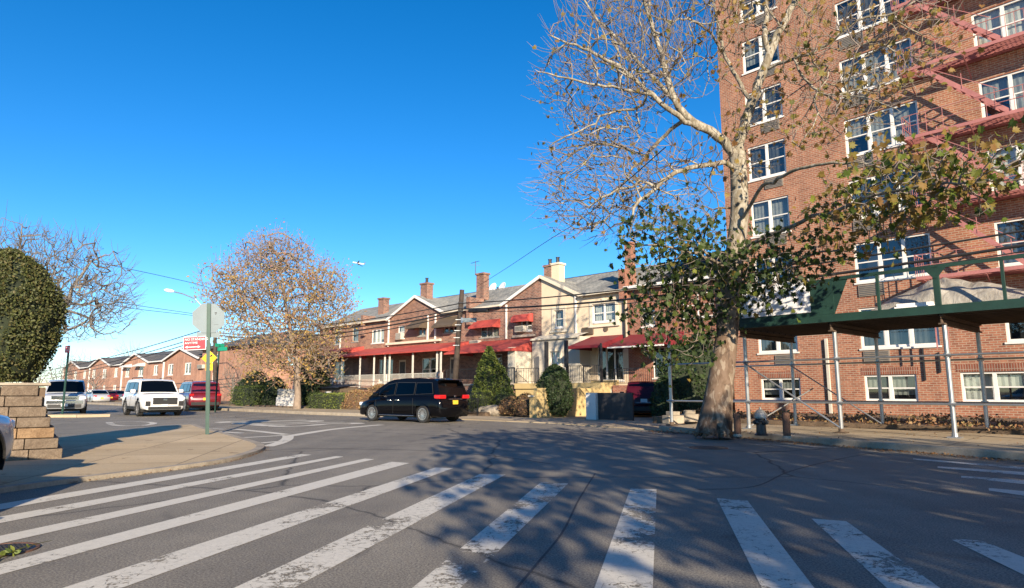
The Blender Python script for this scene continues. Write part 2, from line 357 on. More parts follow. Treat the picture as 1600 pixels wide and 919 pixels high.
def planebark():
    m, nt, b = newmat('plane_bark'); b.inputs['Roughness'].default_value = 0.85; b.inputs['Specular IOR Level'].default_value = 0.2
    tc = N(nt, 'ShaderNodeTexCoord').outputs['Object']
    mp = N(nt, 'ShaderNodeMapping'); mp.inputs['Scale'].default_value = (1, 1, 0.45); nt.links.new(tc, mp.inputs[0])
    n1 = noise(nt, 3.5, vec=mp.outputs[0], detail=8, rough=0.65, dist=0.6); n2 = noise(nt, 11, vec=mp.outputs[0], detail=6)
    pale = mixc(nt, ramp(nt, n1, 0.42, 0.52), (0.22, 0.20, 0.15), (0.35, 0.32, 0.255))
    n4 = noise(nt, 6.5, vec=mp.outputs[0], detail=3, rough=.5, dist=1.2)
    low = mixc(nt, ramp(nt, n1, 0.40, 0.50), (0.065, 0.045, 0.034), (0.165, 0.115, 0.082)); low = mixc(nt, ramp(nt, n4, .54, .60), low, (.25, .20, .15))
    pale = mixc(nt, ramp(nt, n4, .50, .56), pale, (.20, .17, .12))
    sp = N(nt, 'ShaderNodeSeparateXYZ'); nt.links.new(tc, sp.inputs[0])
    h = ramp(nt, mathn(nt, 'MULTIPLY', sp.outputs[2], 0.1), 0.28, 0.62)
    c = mixc(nt, h, low, pale); c = mixc(nt, ramp(nt, n2, 0.45, 0.7), c, mixc(nt, 1.0, c, (0.62, 0.58, 0.52), 'MULTIPLY'))
    nt.links.new(c, b.inputs['Base Color']); bump(nt, b, n2, 0.5, 0.02); return m
MT['plane_bark'] = planebark()
def asphalt():
    m, nt, b = newmat('asphalt'); b.inputs['Roughness'].default_value = 0.82; b.inputs['Specular IOR Level'].default_value = 0.35
    tc = N(nt, 'ShaderNodeTexCoord').outputs['Object']
    n0 = noise(nt, 0.12, vec=tc, detail=6, rough=0.6); n1 = noise(nt, 1.3, vec=tc, detail=8, rough=0.7); n2 = noise(nt, 60, vec=tc, detail=3, rough=0.8); n3 = noise(nt, 230, vec=tc, detail=2)
    c = mixc(nt, ramp(nt, n0, 0.35, 0.65), (0.235, 0.218, 0.180), (0.30, 0.278, 0.230))
    c = mixc(nt, ramp(nt, n1, 0.3, 0.72), c, mixc(nt, 1.0, c, (0.72, 0.72, 0.74), 'MULTIPLY'))
    c = mixc(nt, ramp(nt, n2, 0.40, 0.62), mixc(nt, 1.0, c, (0.50, 0.50, 0.51), 'MULTIPLY'), mixc(nt, 1.0, c, (1.55, 1.50, 1.42), 'MULTIPLY'))
    c = mixc(nt, ramp(nt, n3, 0.62, 0.72), c, (0.26, 0.24, 0.21))
    mpw = N(nt, 'ShaderNodeMapping'); mpw.inputs['Rotation'].default_value = (0, 0, R(12)); mpw.inputs['Scale'].default_value = (.9, .07, 1); nt.links.new(tc, mpw.inputs[0])
    nw = noise(nt, 1.0, vec=mpw.outputs[0], detail=4, rough=.5); c = mixc(nt, ramp(nt, nw, .40, .66), mixc(nt, 1.0, c, (.78, .78, .79), 'MULTIPLY'), c)
    ns = noise(nt, .55, vec=tc, detail=3, rough=.5, dist=1.0); c = mixc(nt, ramp(nt, ns, .66, .72), c, mixc(nt, 1.0, c, (.66, .66, .68), 'MULTIPLY'))
    v = N(nt, 'ShaderNodeTexVoronoi', feature='DISTANCE_TO_EDGE'); v.inputs['Scale'].default_value = 0.22
    nd = N(nt, 'ShaderNodeTexNoise'); nd.inputs['Scale'].default_value = 1.5; nd.inputs['Detail'].default_value = 6; nt.links.new(tc, nd.inputs['Vector'])
    ad = mixc(nt, 0.22, tc, nd.outputs['Color']); nt.links.new(ad, v.inputs['Vector'])
    crack = ramp(nt, v.outputs['Distance'], 0.0, 0.006, (1, 1, 1), (0, 0, 0))
    c = mixc(nt, mathn(nt, 'MULTIPLY', crack, 0.8), c, (0.02, 0.02, 0.02))
    nt.links.new(c, b.inputs['Base Color']); bump(nt, b, n2, 0.55, 0.006); return m
MT['asphalt'] = asphalt()
def roadpaint(name, wear, col=(0.66, 0.62, 0.52)):
    m, nt, b = newmat(name); b.inputs['Roughness'].default_value = 0.7
    tc = N(nt, 'ShaderNodeTexCoord').outputs['Object']
    n1 = noise(nt, 1.1, vec=tc, detail=4, rough=0.6); n2 = noise(nt, 14, vec=tc, detail=8, rough=0.8); n3 = noise(nt, 60, vec=tc, detail=3)
    v = N(nt, 'ShaderNodeTexVoronoi', feature='DISTANCE_TO_EDGE'); v.inputs['Scale'].default_value = 9
    nd = N(nt, 'ShaderNodeTexNoise'); nd.inputs['Scale'].default_value = 8; nt.links.new(tc, nd.inputs['Vector'])
    nt.links.new(mixc(nt, 0.15, tc, nd.outputs['Color']), v.inputs['Vector'])
    crack = ramp(nt, v.outputs['Distance'], 0.0, 0.03, (1, 1, 1), (0, 0, 0))
    a = mathn(nt, 'ADD', mathn(nt, 'MULTIPLY', n1, 1.0), mathn(nt, 'MULTIPLY', n2, 0.75))
    a = mathn(nt, 'SUBTRACT', a, mathn(nt, 'MULTIPLY', crack, 0.10 + wear * 0.1))
    a = mathn(nt, 'ADD', a, mathn(nt, 'MULTIPLY', n3, 0.12))
    alpha = ramp(nt, mathn(nt, 'SUBTRACT', a, 0.45), 0.24 + wear * 0.2, 0.28 + wear * 0.2)
    c = mixc(nt, ramp(nt, n2, 0.3, 0.7), tuple(x * 0.8 for x in col), col)
    c = mixc(nt, ramp(nt, n3, 0.55, 0.75), c, tuple(x * 0.6 for x in col))
    nt.links.new(c, b.inputs['Base Color'])
    t = N(nt, 'ShaderNodeBsdfTransparent'); mx = N(nt, 'ShaderNodeMixShader')
    nt.links.new(alpha, mx.inputs[0]); nt.links.new(t.outputs[0], mx.inputs[1]); nt.links.new(b.outputs[0], mx.inputs[2])
    nt.links.new(mx.outputs[0], nt.nodes['Material Output'].inputs[0]); bump(nt, b, n2, 0.2, 0.004); return m
MT['paint0'] = roadpaint('road_paint_fresh', 0.15); MT['paint1'] = roadpaint('road_paint_worn', 0.6); MT['paint2'] = roadpaint('road_paint_very_worn', 0.9)
def concrete(name, col, joint=1.5, rot=-43.5):
    m, nt, b = newmat(name); b.inputs['Roughness'].default_value = 0.85; b.inputs['Specular IOR Level'].default_value = 0.2
    tc = N(nt, 'ShaderNodeTexCoord').outputs['Object']
    mp = N(nt, 'ShaderNodeMapping'); mp.inputs['Rotation'].default_value = (0, 0, -R(rot)); nt.links.new(tc, mp.inputs[0])
    t = N(nt, 'ShaderNodeTexBrick'); t.offset = 0.0; t.inputs['Scale'].default_value = 1
    t.inputs['Brick Width'].default_value = joint; t.inputs['Row Height'].default_value = joint; t.inputs['Mortar Size'].default_value = 0.016
    t.inputs['Color1'].default_value = (*col, 1); t.inputs['Color2'].default_value = (*[x * 0.80 for x in col], 1); t.inputs['Mortar'].default_value = (*[x * 0.45 for x in col], 1)
    nt.links.new(mp.outputs[0], t.inputs['Vector'])
    n1 = noise(nt, 0.5, vec=tc, detail=8, rough=0.65); n2 = noise(nt, 40, vec=tc, detail=4)
    c = mixc(nt, ramp(nt, n1, 0.3, 0.7), mixc(nt, 1.0, t.outputs['Color'], (0.80, 0.78, 0.74), 'MULTIPLY'), t.outputs['Color'])
    c = mixc(nt, ramp(nt, n2, 0.35, 0.65), mixc(nt, 1.0, c, (0.82, 0.81, 0.8), 'MULTIPLY'), c)
    n5 = noise(nt, 3.2, vec=tc, detail=2); c = mixc(nt, ramp(nt, n5, .68, .71), c, mixc(nt, 1.0, c, (.6, .57, .54), 'MULTIPLY'))
    nt.links.new(c, b.inputs['Base Color']); bump(nt, b, n2, 0.25, 0.004); return m
MT['sidewalk'] = concrete('sidewalk_concrete', (0.52, 0.43, 0.30), 1.5)
MT['sidewalk_corner'] = concrete('corner_concrete', (0.66, 0.52, 0.33), 1.55, 12)
MT['kerb'] = M_('kerb_concrete', (0.34, 0.29, 0.22), 0.85, var=0.25, scale=3, bmp=0.3, fine=0.2)
MT['block'] = blockmat('rough_block', (0.33, 0.26, 0.19))
MT['block_tan'] = blockmat('tan_block', (0.46, 0.31, 0.18))
def sheetmat():
    m, nt, b = newmat('plastic_sheet'); b.inputs['Roughness'].default_value = .28; b.inputs['Specular IOR Level'].default_value = .8
    tc = N(nt, 'ShaderNodeTexCoord').outputs['Object']; mp = N(nt, 'ShaderNodeMapping'); mp.inputs['Scale'].default_value = (1, .35, .5); nt.links.new(tc, mp.inputs[0])
    n1 = noise(nt, 5, vec=mp.outputs[0], detail=7, rough=.65, dist=2.2); n2 = noise(nt, 1.7, vec=tc, detail=4)
    c = mixc(nt, ramp(nt, n2, .35, .65), (.42, .39, .33), (.58, .55, .48)); c = mixc(nt, ramp(nt, n1, .35, .6), mixc(nt, 1.0, c, (.72, .7, .68), 'MULTIPLY'), c)
    nt.links.new(c, b.inputs['Base Color']); bump(nt, b, n1, .6, .06)
    tr = N(nt, 'ShaderNodeBsdfTranslucent'); nt.links.new(c, tr.inputs[0]); mx = N(nt, 'ShaderNodeMixShader'); mx.inputs[0].default_value = .25
    nt.links.new(b.outputs[0], mx.inputs[1]); nt.links.new(tr.outputs[0], mx.inputs[2]); nt.links.new(mx.outputs[0], nt.nodes['Material Output'].inputs[0]); return m
MT['tarp'] = sheetmat()
# ================================================================== ground, roads, pavements
def struct(o): o['kind'] = 'structure'; return o
struct(MB().face([(-1500, -1500, -0.06), (1500, -1500, -0.06), (1500, 1500, -0.06), (-1500, 1500, -0.06)]).build('ground', MT['soil'], fix=False))
struct(MB().face([(-190, -60, 0), (70, -60, 0), (70, 240, 0), (-190, 240, 0)]).build('road', MT['asphalt'], fix=False))
def smooth_poly(pts, k=4, closed=False):
    out = []
    n = len(pts)
    for i in range(n - 1):
        p0 = Vector(pts[max(i - 1, 0)]); p1 = Vector(pts[i]); p2 = Vector(pts[i + 1]); p3 = Vector(pts[min(i + 2, n - 1)])
        for j in range(k):
            t = j / k
            out.append(0.5 * ((2 * p1) + (p2 - p0) * t + (2 * p0 - 5 * p1 + 4 * p2 - p3) * t * t + (3 * p1 - 3 * p2 + p3 - p0) * t ** 3))
    out.append(Vector(pts[-1])); return out
def offset_line(pts, d):
    out = []
    for i, p in enumerate(pts):
        a = Vector(pts[max(i - 1, 0)]); b = Vector(pts[min(i + 1, len(pts) - 1)]); t = (b - a); t = Vector((t.x, t.y)).normalized()
        out.append(Vector((p[0] - t.y * d, p[1] + t.x * d)))
    return out
def strip(mb, pts, w, z0, z1=None):
    L = offset_line(pts, w / 2); Rr = offset_line(pts, -w / 2)
    for i in range(len(pts) - 1):
        q = [L[i], L[i + 1], Rr[i + 1], Rr[i]]
        if z1 is None: mb.face([(p.x, p.y, z0) for p in reversed(q)])
        else:
            a = [(p.x, p.y, z1) for p in q]; b = [(p.x, p.y, z0) for p in q]
            mb.face(a); mb.face([a[0], a[1], b[1], b[0]][::-1]); mb.face([a[2], a[3], b[3], b[2]][::-1])
    if z1 is not None:
        for i in (0, -1):
            mb.face([(L[i].x, L[i].y, z0), (L[i].x, L[i].y, z1), (Rr[i].x, Rr[i].y, z1), (Rr[i].x, Rr[i].y, z0)])
rw = lambda x, y: tuple(ROW.w(x, y))[:2]
kerb_far = [rw(-78, -12.8), rw(-50, -13.0), rw(-24, -13.3), rw(-12, -13.3), rw(-7.5, -12.8), rw(-5.2, -12.3)]
kerb_right = [rw(10.0, -13.5), rw(13, -14.5), rw(15.9, -15.6), rw(19.5, -16.9), rw(26, -19.6), rw(40, -26)]
kerb_island = smooth_poly([(-11.7, 24.6), (-10.2, 22.2), (-8.36, 19.5), (-6.98, 17.4), (-5.95, 15.8), (-5.4, 14.6), (-5.15, 13.3), (-5.12, 11.9), (-5.52, 10.6), (-6.05, 9.4), (-6.45, 8.2), (-7.3, 5.5), (-8.6, 1.0), (-11, -8)], 4)
struct(MB().prism([tuple(p)[:2] for p in offset_line(kerb_far, 0.16)] + [rw(-5.2, -8.8), rw(-78, -8.8)], -0.05, 0.13).build('pavement', MT['sidewalk']))
struct(MB().prism([rw(-5.2, -12.1), rw(4.2, -12.0), rw(10.0, -13.3), rw(10.0, -9.6), rw(-5.2, -8.8)], -0.05, 0.035).build('driveway_apron', MT['sidewalk']))
struct(MB().prism([tuple(p)[:2] for p in offset_line(kerb_right, 0.16)] + [rw(42, -14), rw(10.0, -9.6)], -0.05, 0.15).build('pavement', MT['sidewalk']))
struct(MB().prism([tuple(p)[:2] for p in offset_line(kerb_island, 0.0)] [::-1] + [(-11.9, 24.2)] + [(-11.9, 15), (-40, 14.4), (-40, -8)][:], -0.05, 0.15).build('pavement_corner', MT['sidewalk_corner'])) if False else None
isl = [tuple(p)[:2] for p in kerb_island] + [(-40, -8), (-40, 13.4), (-11.4, 15.2), (-11.9, 17.5), (-12.3, 23.5)]
bmI = bmesh.new(); vI = [bmI.verts.new((x, y, 0.06)) for x, y in isl]; fI = bmI.faces.new(vI); bmesh.ops.recalc_face_normals(bmI, faces=[fI])
if fI.normal.z < 0: fI.normal_flip()
ext = bmesh.ops.extrude_face_region(bmI, geom=[fI]); bmesh.ops.translate(bmI, vec=(0, 0, -0.12), verts=[v for v in ext['geom'] if isinstance(v, bmesh.types.BMVert)])
bmesh.ops.triangulate(bmI, faces=[f for f in bmI.faces if len(f.verts) > 4]); bmesh.ops.recalc_face_normals(bmI, faces=bmI.faces)
mI = bpy.data.meshes.new('pavement_corner'); bmI.to_mesh(mI); bmI.free(); mI.materials.append(MT['sidewalk_corner']); oI = bpy.data.objects.new('pavement', mI); COL.objects.link(oI); struct(oI)
strip_sw = [(-34, 33.2), (-26.5, 32.2), (-21.2, 32.6), (-20.2, 33.5), (-22, 34.2), (-34, 36)]
struct(MB().prism(strip_sw, -0.05, 0.13).build('pavement', MT['sidewalk']))
for nm, pl, w, d in (('kerb', kerb_far, 0.17, 0.08), ('kerb', kerb_right, 0.17, 0.08)):
    mb = MB(); strip(mb, [tuple(p)[:2] for p in offset_line(pl, d)], w, -0.04, 0.157); struct(mb.build(nm, MT['kerb'], bevel=0.02))
mb = MB(); strip(mb, [tuple(p)[:2] for p in offset_line(kerb_island, -0.07)], 0.17, -0.04, 0.066); struct(mb.build('kerb', MT['kerb'], fix=False))
# garden ground behind the far pavement, planting bed before the apartment block
struct(MB().prism([rw(-78, -8.78), rw(-2.8, -8.78), rw(-2.8, 14), rw(-78, 14)], -0.05, 0.22).build('garden_ground', MT['soil']))
struct(MB().prism([rw(7.2, -9.3), rw(10.2, -9.42), rw(42, -13.8), rw(42, 2), rw(7.2, 0)], -0.05, 0.28).build('garden_ground', MT['soil']))
struct(MB().prism([rw(-2.7, -8.7), rw(7.1, -9.3), rw(7.1, 0.5), rw(-2.7, 0.5)], -0.05, 0.025).build('driveway', MT['sidewalk']))

# ---- painted markings: corners given in photograph pixels, laid on the road 4 mm up
def gp(px, py): v = G(px, py); return Vector((v.x, v.y))
def bar_poly(a1, a2, b1, b2, mat, near=0.0):
    A1, A2, B1, B2 = gp(*a1), gp(*a2), gp(*b1), gp(*b2)      # far pair, near pair
    B1 = B1 + (B1 - A1).normalized() * near; B2 = B2 + (B2 - A2).normalized() * near
    o = MB().face([(p.x, p.y, 0.004) for p in (A1, A2, B2, B1)]).build('crosswalk_stripe', mat, fix=False)
    if o.data.polygons[0].normal.z < 0:
        o.data.flip_normals()
    return struct(o)
bars = [((470, 710), (487, 711), (0, 788), (0, 797), 0, 3), ((525, 713), (537, 714), (0, 808), (0, 818), 0, 3), ((570, 717), (585, 718), (0, 838), (0, 850), 0, 2.6),
        ((612, 722), (640, 724), (0, 882), (0, 899), 0, 2.4), ((680, 731), (708, 732), (100, 919), (192, 919), 1, 2), ((750, 741), (790, 742), (367, 919), (460, 919), 1, 1.8),
        ((845, 754), (888, 756), (645, 919), (720, 919), 2, 1.6), ((985, 764), (1026, 765), (929, 919), (1020, 919), 1, 1.5), ((1120, 779), (1168, 783), (1190, 919), (1272, 919), 1, 1.4),
        ((1268, 811), (1322, 815), (1385, 919), (1468, 919), 1, 1.2), ((1483, 842), (1535, 846), (1640, 919), (1720, 919), 1, 1.0)]
for a1, a2, b1, b2, w, nr in bars: bar_poly(a1, a2, b1, b2, MT['paint%d' % w], nr)
for a1, a2, b1, b2 in (((1427, 716.5), (1427, 718.5), (1570, 728), (1570, 731)), ((1465, 729), (1465, 731.5), (1600, 738), (1600, 743)), ((1502, 744), (1502, 747), (1600, 751), (1600, 757)), ((1545, 763), (1545, 767), (1600, 768), (1600, 775))):
    bar_poly(a1, a2, b1, b2, MT['paint1'], 2.0)
def pstripe(px, w, mat='paint0', z=0.004, name='lane_marking', sm=3):
    pts = [tuple(gp(*p)) for p in px]
    pts = [tuple(p) for p in smooth_poly(pts, sm)] if sm > 1 else pts
    mb = MB(); strip(mb, pts, w, z); o = mb.build(name, MT[mat], fix=False)
    if o.data.polygons[0].normal.z < 0: o.data.flip_normals()
    return struct(o)
pstripe([(596, 664), (560, 667), (520, 671), (480, 677), (452, 681.5)], 0.34)
pstripe([(450, 681), (449, 686), (438, 692), (417, 698)], 0.30, z=0.006)
pstripe([(368, 671), (400, 674), (448, 679.5)], 0.30, 'paint0', 0.008)
pstripe([(382, 684), (445, 680.5)], 0.22)
pstripe([(408, 692.5), (436, 690)], 0.22)
pstripe([(285, 672), (330, 674), (378, 677)], 0.25, 'paint1')
pstripe([(300, 669), (352, 671)], 0.25, 'paint1')
pstripe([(170, 660), (215, 659), (240, 661), (225, 665), (182, 665), (170, 660)], 0.25, 'paint1')
pstripe([(1180, 694.5), (1245, 697), (1312, 700)], 0.10, 'paint1')
pstripe([(405, 705), (470, 701.5), (560, 702), (640, 703.5), (720, 708), (800, 716), (860, 725)], .05, 'tar', .0025, 'tar_seam', 5)
pstripe([(930, 740), (905, 780), (880, 830), (840, 880), (790, 940)], .022, 'tar', .0025, 'tar_seam', 6)
pstripe([(1480, 690), (1340, 712), (1240, 735), (1180, 760), (1090, 765)], .03, 'tar', .0025, 'tar_seam', 6)
pstripe([(330, 652), (420, 655), (520, 658), (600, 660)], .08, 'tar', .0025, 'tar_seam', 4)
def stop_word():
    c = bpy.data.curves.new('road_lettering', 'FONT'); c.body = 'STOP'; c.size = 2.6; c.align_x = 'CENTER'; c.align_y = 'CENTER'; c.materials.append(MT['paint0'])
    c.offset = 0.03
    o = bpy.data.objects.new('road_lettering', c); COL.objects.link(o); g = G(458, 660.5); o.location = (g.x, g.y, 0.006)
    o.rotation_euler = (0, 0, R(-43.5 + 90 + 90)); o.scale = (0.95, 2.1, 1); o['kind'] = 'structure'
stop_word()
# ---- manhole covers
def manhole(px, py, r, label, rusty=False):
    g = G(px, py); t = thing('manhole_cover', label, 'manhole cover', (g.x, g.y, 0))
    MB().lathe([(r * 1.0, 0.0), (r * 1.0, 0.010), (r * 0.9, 0.010), (r * 0.9, 0.0)], n=40).build('frame_ring', MT['rust'], t)
    mb = MB().lathe([(r * 0.88, 0.0), (r * 0.88, 0.007)], n=40)
    for i in range(-5, 6):
        for j in range(-5, 6):
            x, y = i * r * 0.15, j * r * 0.15
            if x * x + y * y < (0.8 * r) ** 2: mb.box(x - r * .045, x + r * .045, y - r * .045, y + r * .045, 0.006, 0.012)
    mb.build('lid', MT['rust'] if rusty else MT['iron_black'], t)
manhole(1107, 700, 0.42, 'round iron manhole cover in the road in front of the plane tree')
manhole(-2, 861, 0.27, 'small dark round cover between crosswalk stripes at the lower left corner')
# ================================================================== buildings
random.seed(7)
def wall(parent, name, mat, x0, x1, z0, z1, holes, y=0.0, gable=None, depth=0.14, loc=None, soffit=True):
    xs = sorted({x0, x1, *[h[0] for h in holes], *[h[1] for h in holes]}); zs = sorted({z0, z1, *[h[2] for h in holes], *[h[3] for h in holes]})
    mb = MB()
    for i in range(len(xs) - 1):
        for j in range(len(zs) - 1):
            cx, cz = (xs[i] + xs[i + 1]) / 2, (zs[j] + zs[j + 1]) / 2
            if any(h[0] < cx < h[1] and h[2] < cz < h[3] for h in holes): continue
            mb.face([(xs[i], y, zs[j]), (xs[i + 1], y, zs[j]), (xs[i + 1], y, zs[j + 1]), (xs[i], y, zs[j + 1])])
    for a, b, c, d in [h[:4] for h in holes]:
        yd = y + depth
        mb.face([(a, y, c), (a, y, d), (a, yd, d), (a, yd, c)]); mb.face([(b, y, c), (b, yd, c), (b, yd, d), (b, y, d)])
        mb.face([(a, y, c), (a, yd, c), (b, yd, c), (b, y, c)]); mb.face([(a, y, d), (b, y, d), (b, yd, d), (a, yd, d)])
    if gable: mb.face([(p[0], y, p[1]) for p in gable])
    o = mb.build(name, mat, parent, loc=loc, fix=False)
    return o
def window(parent, x0, x1, z0, z1, y=0.0, n=2, mat='white', curtain=None, hung=True, loc=None, sill=True, fw=0.055, name='window', glass='glass', proud=0.0):
    yf = y + 0.05 - proud
    mb = MB()
    mb.box(x0 + .002, x0 + fw, yf, yf + .07, z0, z1); mb.box(x1 - fw, x1 - .002, yf, yf + .07, z0, z1)
    mb.box(x0 + fw, x1 - fw, yf + .001, yf + .07, z0 + .002, z0 + fw); mb.box(x0 + fw, x1 - fw, yf + .001, yf + .07, z1 - fw, z1 - .002)
    wi = (x1 - x0 - 2 * fw)
    for k in range(1, n):
        xm = x0 + fw + wi * k / n; mb.box(xm - fw * 0.85, xm + fw * 0.85, yf + .002, yf + .069, z0 + fw, z1 - fw)
    if hung:
        zm = (z0 + z1) / 2
        for k in range(n):
            a = x0 + fw + wi * k / n + (fw * .85 if k else 0); b = x0 + fw + wi * (k + 1) / n - (fw * .85 if k < n - 1 else 0)
            mb.box(a, b, yf + .006, yf + .06, zm - .025, zm + .025)
            mb.box(a, a + .03, yf + .012, yf + .055, z0 + fw, zm - .025); mb.box(b - .03, b, yf + .012, yf + .055, z0 + fw, zm - .025)
            mb.box(a + .03, b - .03, yf + .012, yf + .055, z0 + fw, z0 + fw + .035)
    if sill: mb.box(x0 - .06, x1 + .06, y - .05, yf, z0 - .075, z0 - .003)
    w = mb.build(name, MT[mat], parent, loc=loc)
    MB().face([(x0 + .01, yf + .045, z0 + .01), (x1 - .01, yf + .045, z0 + .01), (x1 - .01, yf + .045, z1 - .01), (x0 + .01, yf + .045, z1 - .01)]).build('pane', MT[glass], w, fix=False)
    cm = curtain or random.choice(['blind_a', 'blind_a', 'blind_b', 'blind_c', 'blind_c', 'dark'])
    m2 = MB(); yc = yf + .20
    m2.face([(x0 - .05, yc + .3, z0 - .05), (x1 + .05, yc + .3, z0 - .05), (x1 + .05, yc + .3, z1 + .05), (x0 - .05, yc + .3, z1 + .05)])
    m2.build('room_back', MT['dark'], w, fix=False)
    if cm != 'dark':
        m3 = MB()
        for k in range(n):
            a = x0 + wi * k / n + .02; b = x0 + wi * (k + 1) / n + .06
            zb = z0 + (z1 - z0) * random.choice([0.0, 0.0, 0.25, 0.5]) if cm != 'blind_c' else z0
            st = 10
            for q in range(st):                                   # pleated cloth
                xa = a + (b - a) * q / st; xb = a + (b - a) * (q + 1) / st; d0 = .02 * (q % 2); d1 = .02 * ((q + 1) % 2)
                m3.face([(xa, yc - d0, zb), (xb, yc - d1, zb), (xb, yc - d1, z1), (xa, yc - d0, z1)])
        m3.build('curtain', MT[cm], w, fix=False)
    return w
def ac_unit(parent, x0, x1, z0, z1, y=0.0, loc=None, name='air_conditioner'):
    a = MB().box(x0, x1, y - .32, y + .05, z0, z1).build(name, MT['ac'], parent, loc=loc, bevel=.015)
    mb = MB()
    nn = 7
    for k in range(nn): 
        z = z0 + .06 + (z1 - z0 - .12) * k / (nn - 1); mb.box(x0 + .05, x1 - .05, y - .335, y - .315, z - .012, z + .012)
    mb.build('grille', MT['blind_c'], a); return a
def awning(parent, x0, x1, zt, zb, proj, mat, y=0.0, loc=None, name='window_awning', curved=False, valance=.12):
    mb = MB(); n = 8 if curved else 1
    prof = []
    for i in range(n + 1):
        t = i / n
        if curved: prof.append((y - proj * math.sin(t * math.pi / 2), zb + (zt - zb) * math.cos(t * math.pi / 2)))
        else: prof.append((y - proj * t, zt + (zb - zt) * t))
    prof.append((y - proj, zb - valance))
    th = .02
    for i in range(len(prof) - 1):
        (ya, za), (yb, zb_) = prof[i], prof[i + 1]
        mb.face([(x0, ya, za), (x1, ya, za), (x1, yb, zb_), (x0, yb, zb_)]); mb.face([(x0 + .003, ya + th, za - th), (x0 + .003, yb + th, zb_), (x1 - .003, yb + th, zb_), (x1 - .003, ya + th, za - th)])
    for x in (x0, x1):
        mb.face([(x, p[0], p[1]) for p in prof] + [(x, y, prof[-1][1])])
    return mb.build(name, MT[mat], parent, loc=loc, fix=False)
def chimney(parent, x0, x1, z0, z1, y0, y1, mat, pots=0, loc=None):
    mb = MB().box(x0, x1, y0, y1, z0, z1); c = mb.build('chimney', MT[mat], parent, loc=loc)
    MB().box(x0 - .07, x1 + .07, y0 - .07, y1 + .07, z1, z1 + .13).build('cap', MT['trim'] if 'stucco' in mat else MT[mat], c)
    for k in range(pots):
        xx = x0 + (x1 - x0) * (k + 1) / (pots + 1)
        MB().lathe([(.13, z1 + .13), (.11, z1 + .5), (.14, z1 + .5), (.14, z1 + .56), (.09, z1 + .56)], c=(xx, (y0 + y1) / 2, 0), n=10).build('chimney_pot', MT['iron_black'], c)
    return c
def railing(parent, pts, z0, h, mat, step=.13, t=.022, loc=None, name='railing', post=True):
    mb = MB()
    for i in range(len(pts) - 1):
        a = Vector(pts[i]); b = Vector(pts[i + 1]); za = a.z if len(a) > 2 else 0; zb = b.z if len(b) > 2 else 0
        a = Vector((a.x, a.y, za + z0)); b = Vector((b.x, b.y, zb + z0)); up = Vector((0, 0, h))
        mb.bar(a + up, b + up, t * 1.8, t * 1.4); mb.bar(a + Vector((0, 0, .1)), b + Vector((0, 0, .1)), t * 1.2, t)
        n = max(2, int((b - a).length / step))
        for k in range(n + 1):
            p = a.lerp(b, k / n); w = t * (2.0 if (post and k in (0, n)) else 0.8); mb.bar(p + (Vector((0, 0, 0)) if k in (0, n) else Vector((0, 0, .1))), p + up, w, w)
    return mb.build(name, MT[mat], parent, loc=loc)

